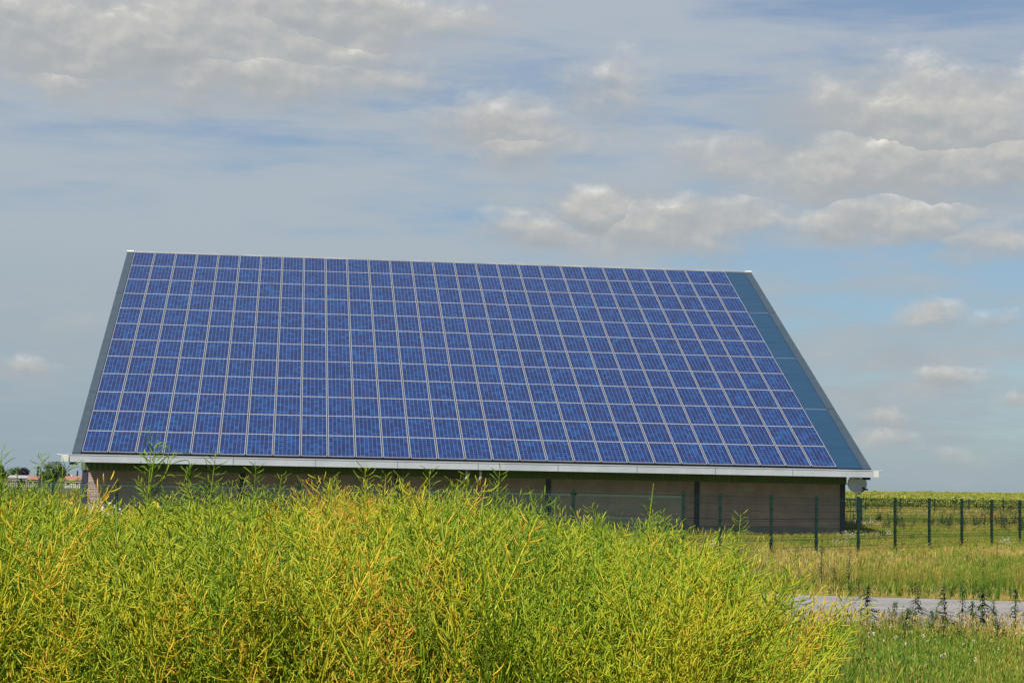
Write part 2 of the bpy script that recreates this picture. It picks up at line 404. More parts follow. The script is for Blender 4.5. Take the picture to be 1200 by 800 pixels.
# scatter: ONE object, a point mesh whose geometry nodes put a plant on every point
def scatter(name, pts, variants, label=None, cat=None):
    """pts: (x, y, z, rotz, tilt_x, tilt_y, scale, tint, variant index)"""
    me = bpy.data.meshes.new(name); me.from_pydata([p[:3] for p in pts], [], [])
    ar = me.attributes.new('rot', 'FLOAT_VECTOR', 'POINT'); ar.data.foreach_set('vector', [c for p in pts for c in (p[4], p[5], p[3])])
    for nm, k in (('scl', 6), ('tint', 7)):
        a = me.attributes.new(nm, 'FLOAT', 'POINT'); a.data.foreach_set('value', [float(p[k]) for p in pts])
    a = me.attributes.new('pick', 'INT', 'POINT'); a.data.foreach_set('value', [int(p[8]) for p in pts])
    vc = bpy.data.collections.new(name + '_kinds')
    for i, v in enumerate(variants): vc.objects.link(bpy.data.objects.new('%s_kind_%02d' % (name, i), v))
    ng = bpy.data.node_groups.new(name + '_nodes', 'GeometryNodeTree')
    ng.interface.new_socket('Geometry', in_out='INPUT', socket_type='NodeSocketGeometry')
    ng.interface.new_socket('Geometry', in_out='OUTPUT', socket_type='NodeSocketGeometry')
    n = ng.nodes; L = ng.links
    gi = n.new('NodeGroupInput'); go = n.new('NodeGroupOutput')
    m2p = n.new('GeometryNodeMeshToPoints'); iop = n.new('GeometryNodeInstanceOnPoints')
    ci = n.new('GeometryNodeCollectionInfo'); ci.inputs['Collection'].default_value = vc
    ci.inputs['Separate Children'].default_value = True; ci.inputs['Reset Children'].default_value = True
    def named(nm, typ):
        a = n.new('GeometryNodeInputNamedAttribute'); a.data_type = typ; a.inputs['Name'].default_value = nm; return a.outputs['Attribute']
    L.new(gi.outputs[0], m2p.inputs['Mesh']); L.new(m2p.outputs[0], iop.inputs['Points'])
    L.new(ci.outputs[0], iop.inputs['Instance']); iop.inputs['Pick Instance'].default_value = True
    L.new(named('pick', 'INT'), iop.inputs['Instance Index'])
    L.new(named('rot', 'FLOAT_VECTOR'), iop.inputs['Rotation']); L.new(named('scl', 'FLOAT'), iop.inputs['Scale'])
    L.new(iop.outputs[0], go.inputs[0])
    o = link(name, me); md = o.modifiers.new('plants', 'NODES'); md.node_group = ng
    tag(o, label, cat, kind='stuff')
    return o

def sst(a, b, x):
    t = min(1, max(0, (x - a) / (b - a))); return t * t * (3 - 2 * t)

# ------------------------------------------------------------------ ground, road
def gz(x, y):
    d = math.hypot(x, y)
    if d < 110 or y < 0: return 0.0
    s = x / max(y, 1e-6)
    left = sst(-.02, -.16, s); right = sst(.05, .2, s)
    up = right * (sst(150, 430, d) * (.15 + .010 * max(0.0, min(x, 160) - 55)) - sst(480, 1200, d) * 2.5)
    return -4.0 * left * sst(120, 800, d) + up
def ground():
    mb = MB(); n = 180
    rings = [2, 6, 12, 20, 30, 45, 65, 90, 110, 125, 140, 155, 175, 200, 240, 290, 340, 390, 430, 480, 560, 680, 800, 950, 1200, 1700, 2600, 4200, 8000]
    mb.v.append((0, 0, 0)); mb.a.append(.5)
    for r in rings:
        for j in range(n):
            t = 2 * math.pi * j / n; x, y = r * math.sin(t), r * math.cos(t)
            mb.v.append((x, y, gz(x, y))); mb.a.append(.5)
    for j in range(n): mb.f.append((0, 1 + (j + 1) % n, 1 + j)); mb.mi.append(0)
    for k in range(len(rings) - 1):
        for j in range(n):
            a = 1 + k * n + j; b = 1 + k * n + (j + 1) % n
            mb.f.append((a, b, b + n, a + n)); mb.mi.append(0)
    o = mb.build('ground', M['soil'], smooth=True); tag(o, kind='structure')
ground()

ROAD_K = -.20                                   # the lane runs a little towards the camera on the right
def road_y(x, e): return (23.7, 31.2)[e] + ROAD_K * (x - 6)
mb = MB()
xs = [-70 + 2 * i for i in range(81)]
for a, b in zip(xs, xs[1:]):
    mb.poly([(a, road_y(a, 0), .006), (b, road_y(b, 0), .006), (b, road_y(b, 1), .006), (a, road_y(a, 1), .006)])
tag(mb.build('road', M['asphalt']), kind='structure')
mb = MB()
for (xa, xb) in [(-16, -13), (-9, -6), (-2.5, .5), (5.35, 6.25), (7.85, 9.4), (13, 16), (20, 23)]:
    f = .60
    ya = road_y(xa, 0) * (1 - f) + road_y(xa, 1) * f; yb = road_y(xb, 0) * (1 - f) + road_y(xb, 1) * f
    mb.poly([(xa, ya - .06, .010), (xb, yb - .06, .010), (xb, yb + .06, .010), (xa, ya + .06, .010)])
tag(mb.build('road_marking', M['paint']), kind='structure')

# ------------------------------------------------------------------ the barn
PW, PH, TH = 1.015, 1.75, 0.4763416
NC, NR = 28, 12
ORG = Vector((-15.705, 66.6263, 0))
ZA = 0.8855 + H                                 # height of the array's lower edge
S = NR * PH; CT, ST = math.cos(TH), math.sin(TH)
barn = empty('barn', ORG, YAW)
tag(barn, 'long low barn whose whole front roof slope is covered with blue solar panels', 'barn')
def colx(c):
    t = c / 28; return c * PW + (((( -.777183 * t - .131411) * t + 2.029334) * t - 1.168838) * t + .07215)
def slope(x, s, n): return Vector((x, s * CT - n * ST, ZA + s * ST + n * CT))
XL, XR = -.24, 29.76                            # outer edges of the roof
WL, WR, WO = -.02, 29.16, 1.2                   # wall ends, wall set back behind the array edge
YR = S * CT + .12; ZR = ZA + (S + .13) * ST     # ridge

def slab(mb, x0, x1, s0, s1, n0, n1, m=0):
    p = [slope(x, s, n) for n in (n0, n1) for (x, s) in ((x0, s0), (x1, s0), (x1, s1), (x0, s1))]
    i = len(mb.v); mb.v += [tuple(q) for q in p]; mb.a += [.5] * 8
    for q in ((0, 3, 2, 1), (4, 5, 6, 7), (0, 1, 5, 4), (1, 2, 6, 5), (2, 3, 7, 6), (3, 0, 4, 7)):
        mb.f.append(tuple(i + k for k in q)); mb.mi.append(m)

mb = MB(); slab(mb, XL + .02, XR - .02, -.10, S + .12, -.16, -.075)
# back slope
mb.poly([(XL, YR + .15, ZR - .05), (XL, YR + S * CT, ZA - .1), (XR, YR + S * CT, ZA - .1), (XR, YR + .15, ZR - .05)])
roof = mb.build('roof', M['backing'], barn)

# panels
def panel_bm(mb, w, h, uo=0, place=None):
    fw, t = .022, .035
    P = place or (lambda x, s, n: Vector((x, s, n)))
    def bx(x0, x1, s0, s1, n0, n1):
        p = [P(x, s, n) for n in (n0, n1) for (x, s) in ((x0, s0), (x1, s0), (x1, s1), (x0, s1))]
        i = len(mb.v); mb.v += [tuple(q) for q in p]; mb.a += [.5] * 8
        for q in ((4, 5, 6, 7), (0, 1, 5, 4), (1, 2, 6, 5), (2, 3, 7, 6), (3, 0, 4, 7)):
            mb.f.append(tuple(i + k for k in q)); mb.mi.append(0)
    vw = .015; bx(0, vw, 0, h, 0, t); bx(w - vw, w, 0, h, 0, t)
    bx(vw, w - vw, 0, fw, 0, t - .001); bx(vw, w - vw, h - fw, h, 0, t - .001)
    mb.uv[len(mb.f)] = [(uo, 0), (uo + 6, 0), (uo + 6, 10), (uo, 10)]
    mb.poly([P(vw, fw, t - .006), P(w - vw, fw, t - .006), P(w - vw, h - fw, t - .006), P(vw, h - fw, t - .006)], 1)
def panel_mesh(mb, name):
    me = mb.mesh(name, [M['alu'], M['glass_cell']])
    ul = me.uv_layers.new(name='cell')
    for fi, uvs in mb.uv.items():
        for li, uv in zip(me.polygons[fi].loop_indices, uvs): ul.data[li].uv = uv
    return me
for c in range(1, NC):                                  # dark rails in the joints between the columns
    mb = MB(); slab(mb, colx(c) - .0235, colx(c) + .0235, .0, S, -.06, .0105); mb.build('rail', M['backing'], barn)
pan_me = {}
rest = MB(); count = 0
for r in range(NR):
    for c in range(NC):
        x0, x1 = colx(c), colx(c + 1)
        w = round(x1 - x0 - .050, 3); h = PH - .008
        jn = rng.uniform(-.004, .004); s0 = r * PH + .004
        if count < 300:
            if c not in pan_me:
                m = MB(); panel_bm(m, w, h); pan_me[c] = panel_mesh(m, 'solar_panel')
            o = link('solar_panel', pan_me[c], roof)
            b = slope(x0 + .025, s0, -.02 + jn)
            o.matrix_local = Matrix.Translation(b) @ Matrix.Rotation(TH + rng.uniform(-.0012, .0012), 4, 'X')
        else:
            panel_bm(rest, w, h, uo=count * 6, place=lambda x, s, n: slope(x0 + .025 + x, s0 + s, n - .02 + jn))
        count += 1
o = link('solar_panel_rows', panel_mesh(rest, 'solar_panel_rows'), roof); o['kind'] = 'stuff'

# plain blue sheets on the right of the panels, lapped
for i in range(4):
    mb = MB(); s0, s1 = i * S / 4 - (.05 if i == 0 else 0), (i + 1) * S / 4 - .02
    slab(mb, colx(28) + .015, XR - .33, s0, s1, -.07, -.02 + (.012 if i % 2 else 0))
    for k in range(1, 3):                            # low swages
        s = s0 + (s1 - s0) * k / 3
        slab(mb, colx(28) + .03, XR - .345, s, s + .03, -.02 + (.012 if i % 2 else 0), -.0165 + (.012 if i % 2 else 0))
    mb.build('roof_sheet', M['blue_sheet'], barn)
    mb = MB(); slab(mb, colx(28) + .05, XR - .34, s1 - .001, s1 + .012, -.06, -.004); mb.build('lap_strip', M['galv'], barn)
for i in range(4):
    mb = MB(); slab(mb, XR - .335, XR, i * S / 4 - (.14 if i == 0 else 0), (i + 1) * S / 4 - .015, -.17, .012 + .006 * (i % 2)); mb.build('verge_trim', M['trim'], barn)
    mb = MB(); slab(mb, XL, colx(0) - .005, i * S / 4 - (.14 if i == 0 else 0), (i + 1) * S / 4 - .015, -.17, .012 + .006 * (i % 2)); mb.build('verge_trim', M['trim'], barn)
# ridge capping in lengths
nr = 10
for i in range(nr):
    a = XL + (XR - XL) * i / nr + .004; b = XL + (XR - XL) * (i + 1) / nr - .004
    mb = MB()
    pr = [(S + .02, .012), (S + .13, .022), (S + .13, -.06)]
    p = [slope(a, *q) for q in pr] + [slope(b, *q) for q in pr]
    mb.poly([p[0], p[3], p[4], p[1]]); mb.poly([p[1], p[4], p[5], p[2]]); mb.poly([p[0], p[1], p[2]]); mb.poly([p[3], p[5], p[4]]); mb.poly([p[0], p[2], p[5], p[3]])
    mb.build('ridge_cap', M['ridge'], barn)
for xe in (XL - .01, XR - .30):
    mb = MB(); slab(mb, xe, xe + .31, S - .10, S + .06, -.03, .075); mb.build('ridge_end_cap', M['galv_l'], barn)

# gutter: box sections with joint straps, end boxes, overflow stubs
GX0, GX1 = -.30, 29.72
GY0, GY1, GZ0, GZ1 = -.46, -.13, ZA - .375, ZA - .10
joints = [GX0] + [2.58 + 3.0 * i for i in range(9)] + [GX1]
for a, b in zip(joints, joints[1:]):
    mb = MB()
    yo = rng.uniform(-.006, .006)
    mb.box((a + .008, GY0 + yo, GZ0), (b - .008, GY0 + .02 + yo, GZ1))
    mb.box((a + .008, GY0 - .014 + yo, GZ1 - .035), (b - .008, GY0 + yo - .001, GZ1 + .004))
    mb.box((a + .008, GY0 - .008 + yo, GZ0 - .004), (b - .008, GY0 + yo - .001, GZ0 + .03))
    mb.box((a + .008, GY0 + .021 + yo, GZ0), (b - .008, GY1, GZ0 + .02))
    mb.box((a + .008, GY1 - .02, GZ0 + .021), (b - .008, GY1, GZ1))
    mb.build('gutter_section', M['galv'], barn)
for x in joints[1:-1]:
    mb = MB(); mb.box((x - .006, GY0 - .004, GZ0 + .002), (x + .006, GY1 - .03, GZ1 - .03)); mb.build('gutter_joint', M['navy'], barn)
for sgn, x in ((-1, GX0), (1, GX1)):
    a, b = (x - .27, x - .012) if sgn < 0 else (x + .012, x + .22)
    mb = MB(); mb.box((a, GY0 - .01, GZ0 + .01), (b, GY1, GZ1 - .01)); mb.build('gutter_end_box', M['galv_l'], barn)
    e = a if sgn < 0 else b
    mb = MB(); mb.tube([(e, GY0 + .1, GZ1 - .03), (e + sgn * .17, GY0 + .1, GZ1 - .03)], .022, 8); mb.build('overflow_pipe', M['galv'], barn)
for x, big in ((-.15, 1), (29.52, 1), (5.6, 0), (17.5, 0), (23.5, 0), (11.6, 0)):
    w = .12 if big else .035
    mb = MB(); mb.box((x - w, GY0 + .06, GZ0 - (.10 if big else .05)), (x + w, GY1 - .02, GZ0 - .004)); mb.build('gutter_bracket', M['black'], barn)
# eave soffit: dark strip and joists behind the gutter
mb = MB(); mb.box((XL + .1, GY1 + .02, ZA - .24), (XR - .1, GY1 + .06, ZA - .10)); mb.build('eave_board', M['black'], barn)

# walls
COLS = [WL + .12 + i * (WR - WL - .24) / 5 for i in range(6)]
CLZ1, CLZ0 = ZA + .35, ZA - .66
def ribbed_wall(x0, x1):
    mb = MB(); z = .34; y = WO
    prof = [(y + .02, .0), (y + .02, .338)]
    mb2 = []
    while z < CLZ0 - .01:
        z1 = min(z + .096, CLZ0 + .03)
        mb2 += [(y + .009, z), (y, z + .012), (y, z1 - .012), (y + .009, z1 - .002)]
        z = z1
    for (ya, za), (yb, zb) in zip(mb2, mb2[1:]): mb.poly([(x0, ya, za), (x1, ya, za), (x1, yb, zb), (x0, yb, zb)])
    mb.box((x0, y + .03, .34), (x1, y + .16, CLZ0 + .03))
    return mb
for a, b in zip(COLS, COLS[1:]):
    ribbed_wall(a + .10, b - .10).build('wall_panel', M['concrete'], barn)
    mb = MB(); mb.box((a + .10, WO - .012, -.3), (b - .10, WO + .16, .338)); mb.build('plinth', M['plinth'], barn)
for i, x in enumerate(COLS):
    mb = MB(); mb.box((x - .098, WO - .03, -.3), (x + .098, WO - .012, CLZ0 + .05)); mb.box((x - .015, WO - .011, -.3), (x + .015, WO + .15, CLZ0 + .05)); mb.box((x - .098, WO + .151, -.3), (x + .098, WO + .17, CLZ0 + .05))
    mb.build('column', M['navy'], barn)
def cladding(x0, x1, y, z0, z1, axis='x', out=-1):
    mb = MB(); x = x0; pr = []
    while x < x1 - .02:
        pr += [(x, 0), (x + .07, 0), (x + .09, .03), (x + .16, .03), (x + .18, 0)]; x += .2
    pr.append((x1, 0))
    pr = [q for q in pr if q[0] <= x1]
    for (a, n0), (b, n1) in zip(pr, pr[1:]):
        if axis == 'x': mb.poly([(a, y + out * n0, z0), (b, y + out * n1, z0), (b, y + out * n1, z1), (a, y + out * n0, z1)])
        else: mb.poly([(y + out * n0, a, z0), (y + out * n1, b, z0), (y + out * n1, b, z1), (y + out * n0, a, z1)])
    return mb
cladding(WL - .02, WR + .02, WO - .05, CLZ0, CLZ1).build('cladding', M['green_clad'], barn)
# end walls: concrete below, ribbed cladding in the gable above
DB = YR + S * CT
for x, out in ((WL, -1), (WR, 1)):
    mb = MB(); mb.box((min(x, x - out * .12), WO + .2, -.3), (max(x, x - out * .12), DB - 1.2, CLZ0)); mb.build('end_wall', M['concrete'], barn)
    mb = MB(); y = WO + .18
    while y < DB - 1.2:
        y2 = y + .2
        top = lambda q: (ZA + (q) * ST / CT if q < YR else ZA + (2 * YR - q) * ST / CT) - .22
        mb.poly([(x, y, CLZ0), (x, y + .1, CLZ0), (x, y + .1, top(y + .1)), (x, y, top(y))])
        mb.poly([(x, y + .1, CLZ0), (x + out * .03, y + .12, CLZ0), (x + out * .03, y + .12, top(y + .12)), (x, y + .1, top(y + .1))])
        mb.poly([(x + out * .03, y + .12, CLZ0), (x + out * .03, y + .18, CLZ0), (x + out * .03, y + .18, top(y + .18)), (x + out * .03, y + .12, top(y + .12))])
        mb.poly([(x + out * .03, y + .18, CLZ0), (x, y + .2, CLZ0), (x, y + .2, top(y + .2)), (x + out * .03, y + .18, top(y + .18))])
        y = y2
    mb.build('gable_cladding', M['green_clad'], barn)
mb = MB(); mb.box((WL, DB - 1.2, -.3), (WR, DB - 1.05, ZA + .3)); mb.build('rear_wall', M['concrete'], barn)
# two pale down pipes under the gutter
for x in (14.18, 14.70):
    mb = MB(); mb.tube([(x, -.28, GZ0 - .005), (x, -.28, GZ0 - .30), (x - .1, -.1, GZ0 - .42), (x - .16, .9, GZ0 - .50)], .055, 8); mb.build('down_pipe', M['pvc'], barn, True)
mb = MB(); mb.tube([(13.55, .2, GZ0 - .38), (14.05, .2, GZ0 - .40)], .09, 8); mb.tube([(14.05, .2, GZ0 - .40), (14.3, .3, GZ0 - .52)], .06, 8); mb.build('pipe_elbow', M['terracotta'], barn, True)
mb = MB(); mb.box((18.34, WO - .03, 1.42), (18.58, WO - .002, 1.50)); mb.build('wall_vent', M['black'], barn)

# ------------------------------------------------------------------ satellite dish on the barn's right corner
BM = Matrix.Translation(ORG) @ Matrix.Rotation(YAW, 4, 'Z')
dish = empty('satellite_dish', BM @ Vector((WR + .36, WO - .32, 0)), YAW)
tag(dish, 'round pale grey satellite dish on a thin pole at the right corner of the barn', 'satellite dish')
DZ = 2.02
def dish_mesh():
    mb = MB(); n, rings, rad = 28, 6, .385
    ax = Matrix.Rotation(R(-14), 3, 'Z') @ Matrix.Rotation(R(90 - 22), 3, 'X')   # +Z of bowl points at viewer and a little up
    for side in (0, 1):
        i0 = len(mb.v)
        for k in range(rings + 1):
            r = rad * k / rings; h = .11 * (k / rings) ** 2 - .012 * side
            for j in range(n):
                t = 2 * math.pi * j / n
                q = ax @ Vector((r * math.cos(t) * .97, r * math.sin(t), h)); mb.v.append((q.x, q.y, q.z + DZ)); mb.a.append(.5)
        for k in range(rings):
            for j in range(n):
                a = i0 + k * n + j; b = i0 + k * n + (j + 1) % n
                mb.f.append((a, b, b + n, a + n)); mb.mi.append(0)
    o0 = rings * n; o1 = (rings + 1) * n + rings * n
    for j in range(n):
        mb.f.append((o0 + j, o0 + (j + 1) % n, o1 + (j + 1) % n, o1 + j)); mb.mi.append(0)
    return mb, ax
mb, ax = dish_mesh(); mb.build('reflector', M['dish'], dish, True)
mb = MB(); mb.tube([(0, .12, DZ), (0, .12, .95)], .024, 8); mb.tube([(0, .12, DZ), (0, .03, DZ + .02)], .05, 8); mb.build('pole', M['galv'], dish, True)
for z in (DZ + .02, 1.0):
    mb = MB(); mb.tube([(0, .12, z), (-.36, .34, z)], .018, 6); mb.build('wall_bracket', M['navy'], dish)
lp = Vector((.20, -.36, DZ - .16))
mb = MB(); mb.tube([Vector((.0, -.06, DZ - .37)), lp], .016, 6); mb.tube([Vector((.05, -.08, DZ - .37)), lp + Vector((.03, 0, -.02))], .01, 5); mb.build('feed_arm', M['black'], dish)
mb = MB(); mb.tube([lp + Vector((-.09, .03, .06)), lp + Vector((-.02, 0, .01)), lp + Vector((.11, -.02, -.03))], [.045, .035, .03], 8); mb.build('receiver', M['black'], dish, True)
mb = MB(); q = ax @ Vector((-.02, .20, .045)); mb.tube([(q.x - .08, q.y - .012, q.z + DZ + .03), (q.x + .08, q.y - .012 - .04, q.z + DZ + .03)], .012, 4); mb.build('badge', M['navy'], dish)

# ------------------------------------------------------------------ fences
def post_mb(p, z0, z1, w=.06, mbx=None):
    mb = MB(); x, y = p
    mb.box((x - w / 2, y - w / 2, z0), (x + w / 2, y + w / 2, z1 - .02)); mb.box((x - w / 2 - .006, y - w / 2 - .006, z1 - .019), (x + w / 2 + .006, y + w / 2 + .006, z1))
    for k in range(5):
        z = z1 - .1 - k * .3; mb.box((x - w / 2 - .012, y - w / 2 - .018, z), (x + w / 2 + .012, y - w / 2 - .001, z + .035))
    return mb
def mesh_panel(p, q, zp, zq, z0, pitch=.05, wd=.0042):
    """welded wire panel between two posts: vertical and level wires, with pressed folds"""
    mb = MB(); p, q = Vector((*p, 0)), Vector((*q, 0)); L = (q - p).length; d = (q - p) / L; nrm = Vector((d.y, -d.x, 0))
    folds = (.97, .62, .30, .06)
    def off(f): return max([0] + [.045 * (1 - abs(f - c) / .035) for c in folds])
    n = max(2, int((L - .08) / pitch))
    stations = sorted(set([0.0, 1.0] + [c + e for c in folds for e in (-.033, 0, .028)]))
    stations = [s for s in stations if 0 <= s <= 1]
    for i in range(n + 1):
        s = .04 + (L - .08) * i / n; zt = zp + (zq - zp) * s / L - .06; b = p + d * s
        pts = [b + nrm * (-off(f)) + Vector((0, 0, z0 + (zt - z0) * f)) for f in stations]
        for u, v in zip(pts, pts[1:]): mb.poly([u - d * wd, u + d * wd, v + d * wd, v - d * wd])
    rows = sorted(set([c for c in folds] + [c - .033 for c in folds] + [i / 8 for i in range(0, 9)]))
    for f in rows:
        if not 0 <= f <= 1: continue
        hw = .0045
        a = p + d * .03 - nrm * (off(f) + .004) + Vector((0, 0, z0 + (zp - .06 - z0) * f)); b = q - d * .03 - nrm * (off(f) + .004) + Vector((0, 0, z0 + (zq - .06 - z0) * f))
        up = Vector((0, 0, hw))
        mb.poly([a - up, b - up, b + up, a + up]); mb.poly([a - up + nrm * .006, a - up, b - up, b - up + nrm * .006])
    return mb

ff = empty('mesh_fence', (0, 0, 0))
tag(ff, 'dark green welded mesh fence running across in front of the barn', 'fence')
left = [(-85, 53.0), (25, 52.6), (137, 52.0), (244, 51.0), (351, 50.0), (470, 49.0), (573, 48.2), (672, 47.4)]
right = [(801, 46.0), (844, 47.1), (904, 49.0), (957, 51.0), (1006, 52.9), (1049, 54.9), (1089, 56.8), (1127, 58.8), (1162, 60.8), (1195, 62.7), (1228, 64.7), (1259, 66.6), (1288, 68.6)]
FP = []
for px, d in left + right:
    x = (px - 600) / F_PX * d / math.cos(PITCH) * 1.0
    zt = 1.70 if px < 810 else 1.68 - .10 * min(1, (px - 801) / 390)
    FP.append((at(px, hor(px), d).x, d, zt))
for (x, y, z) in FP: post_mb((x, y), -.2, z, .075).build('fence_post', M['fence'], ff)
for a, b in zip(FP, FP[1:]): mesh_panel(a[:2], b[:2], a[2], b[2], .02).build('mesh_panel', M['wire'], ff)

fb = empty('mesh_fence', (0, 0, 0))
tag(fb, 'thin low green mesh fence far behind, before the crop right of the barn', 'fence')
BP = [(at(px, hor(px), 120).x, 120 + .03 * (px - 1055), 1.38) for px in (1010, 1055, 1101, 1148, 1196, 1244, 1292)]
for (x, y, z) in BP: post_mb((x, y), -.2, z + gz(x, y), .07).build('fence_post', M['fence'], fb)
for a, b in zip(BP, BP[1:]): mesh_panel(a[:2], b[:2], a[2] + .02, b[2] + .02, .05, .10, .005).build('mesh_panel', M['wire'], fb)

def bar_run(root, p, q, z1, posts, step=.13):
    p, q = Vector((*p, 0)), Vector((*q, 0)); L = (q - p).length; d = (q - p) / L; n = int(L / step)
    mb = MB()
    for i in range(1, n):
        b = p + d * (L * i / n); mb.box((b.x - .014, b.y - .014, .10), (b.x + .014, b.y + .014, z1 - .03))
    mb.build('bars', M['gate'], root)['kind'] = 'stuff'
    for z in (.12, z1 - .05):
        mb = MB(); mb.tube([p + Vector((0, -.03, z)), q + Vector((0, -.03, z))], .025, 4); mb.build('rail', M['gate'], root)
    for f in posts:
        b = p + d * L * f; post_mb((b.x, b.y), -.2, z1 + .02, .11).build('gate_post', M['fence'], root)
g1 = empty('bar_gate', (0, 0, 0)); tag(g1, 'green barred gate standing between the barn corner and the fence', 'gate')
bar_run(g1, (at(984, 600, 92).x, 92), (at(1009, 600, 92).x, 92), 1.42, (0, 1), .17)
g2 = empty('bar_fence', (0, 0, 0)); tag(g2, 'green barred fence beyond the crop at the left end of the barn', 'fence')
bar_run(g2, (at(-60, 560, 95).x, 95), (at(104, 560, 95).x, 95), 1.50, (0, .25, .5, .75, 1), .105)

# ------------------------------------------------------------------ far trees and houses
def tree(label, mname, px, ytop, w_px, d, shape='round', group=None, seed=0, h_extra=0.0):
    r = random.Random(seed); k = d / F_PX
    top = at(px, ytop, d); bz = gz(top.x, d); hgt = top.z - bz; w = w_px * k
    o = empty('tree', (top.x, d, bz)); tag(o, label, 'tree', group)
    tr = MB()
    tr.tube([(0, 0, -.3), (r.uniform(-.2, .2), 0, hgt * .3), (0, 0, hgt * (.9 if shape == 'cone' else .62))], [w * .035 + .12, w * .028 + .08, .05], 7)
    for i in range(7):
        a = r.uniform(0, 6.28); z = hgt * r.uniform(.25, .55)
        tr.tube([(0, 0, z), (math.cos(a) * w * .22, math.sin(a) * w * .22, z + hgt * .15), (math.cos(a) * w * .34, math.sin(a) * w * .34, z + hgt * .24)], [.12, .07, .03], 5)
    tr.build('trunk', M['bark'], o)
    cr = MB(); n = 3200
    clumps = []
    for i in range(26):
        u = Vector((r.gauss(0, 1), r.gauss(0, 1), r.gauss(0, 1))).normalized() * r.uniform(.35, 1.0) ** .5
        if shape == 'cone':
            t = r.random(); rad = (1 - t) * .5 * w; a = r.uniform(0, 6.28)
            c = Vector((math.cos(a) * rad * .6, math.sin(a) * rad * .6, hgt * (.12 + .86 * t))); s = .10 * w + .25 * rad
        else:
            c = Vector((u.x * w * .36, u.y * w * .36, hgt * .62 + u.z * hgt * .34)); s = w * r.uniform(.12, .2)
        clumps.append((c, s, r.uniform(.1, .9)))
    ls = max(.3, w * .06)
    for i in range(n):
        c, s, v = r.choice(clumps)
        u = Vector((r.gauss(0, 1), r.gauss(0, 1), r.gauss(0, .8))).normalized() * s * r.uniform(.4, 1.1)
        p = c + u; p.z = min(p.z, hgt)
        cr.leafquad(p, u + Vector((0, 0, .3)) + Vector((r.uniform(-1, 1), r.uniform(-1, 1), r.uniform(-1, 1))) * s * .5, ls * r.uniform(.7, 1.4), .6, min(1, max(0, v * .6 + r.random() * .4)), 0, r.uniform(0, 3))
    cr.build('crown', M[mname], o)
tree('dark round tree cut by the left edge of the photo', 'tree_green', 1, 545, 24, 900, seed=1)
tree('light green domed tree behind the purple tree on the left skyline', 'tree_green', 22, 545.5, 26, 960, seed=2)
tree('dark purple leaved tree above the long grey roof at far left', 'tree_purple', 29, 547.5, 17, 900, seed=3)
tree('small blue green conifer just left of the big pale tree', 'tree_dark', 45, 546, 9, 920, 'cone', seed=4)
tree('largest grey green tree on the skyline left of the barn', 'tree_light', 66, 541, 32, 880, seed=5)
tree('low dark tree half hidden left of the largest tree', 'tree_dark', 51, 551, 14, 940, seed=6)
tree('narrow dark conifer between the red roof and the barn', 'tree_dark', 91, 551, 8, 930, 'cone', seed=7)
tree('low round bush tree beside the purple tree', 'tree_green', 13, 552, 12, 930, seed=8)

tree('low round green tree left of the white gabled house', 'tree_green', 58, 553, 16, 860, seed=9)
tree('small pale green tree right of the largest tree', 'tree_light', 80, 554, 9, 920, seed=10)
def house(label, px0, px1, yr, ye, d, roofm, wallm, gable='left', hgt=6.5):
    a = at(px0, yr, d); b = at(px1, yr, d); L = b.x - a.x; zr = a.z; ze = at(px0, ye, d).z; bz = gz(a.x, d); dp = 7.0
    o = empty('house', (a.x, d, bz)); tag(o, label, 'house')
    zr -= bz; ze -= bz
    w = MB(); w.box((.15, .4, -.5), (L - .15, dp - .4, ze))
    for x in (.15, L - .15): w.poly([(x, .4, ze), (x, dp - .4, ze), (x, dp / 2, zr - .25)])
    wall = w.build('wall', wallm, o)
    rf = MB()
    for (y0, y1) in ((0, dp / 2), (dp, dp / 2)):
        s = 1 if y0 == 0 else -1
        p = [(-.1, y0, ze - .1), (L + .1, y0, ze - .1), (L + .1, y1, zr), (-.1, y1, zr)]
        q = [(x, y, z + .18) for x, y, z in p]
        rf.poly(q); rf.poly(p[::-1]); rf.poly([p[0], p[1], q[1], q[0]]); rf.poly([p[1], p[2], q[2], q[1]]); rf.poly([p[3], p[0], q[0], q[3]])
    roof_ = rf.build('roof', roofm, o)
    c = MB(); c.box((L * .3, dp / 2 - .3, zr - .4), (L * .3 + .7, dp / 2 + .3, zr + .9)); c.build('chimney', wallm, roof_)
    n = max(2, int(L / 3))
    for i in range(n):
        x = L * (i + .5) / n
        m = MB(); m.box((x - .5, .36, ze - 2.2), (x + .5, .395, ze - 1.0)); wf = m.build('window', M['bark'], o)
        m = MB(); m.box((x - .42, .33, ze - 2.12), (x + .42, .357, ze - 1.08)); m.build('pane', M['window'], wf)
house('long pale house with a grey roof below the purple tree', 9, 32, 556.8, 559.6, 890, M['slate'], M['render'])
house('small house with a reddish roof right of the grey roofed one', 32, 45, 558.0, 561.5, 880, M['redtile'], M['render'])
house('white gabled house with a red tiled roof at the left end of the barn', 75, 95, 557.6, 562.0, 870, M['redtile'], M['whitewall'])

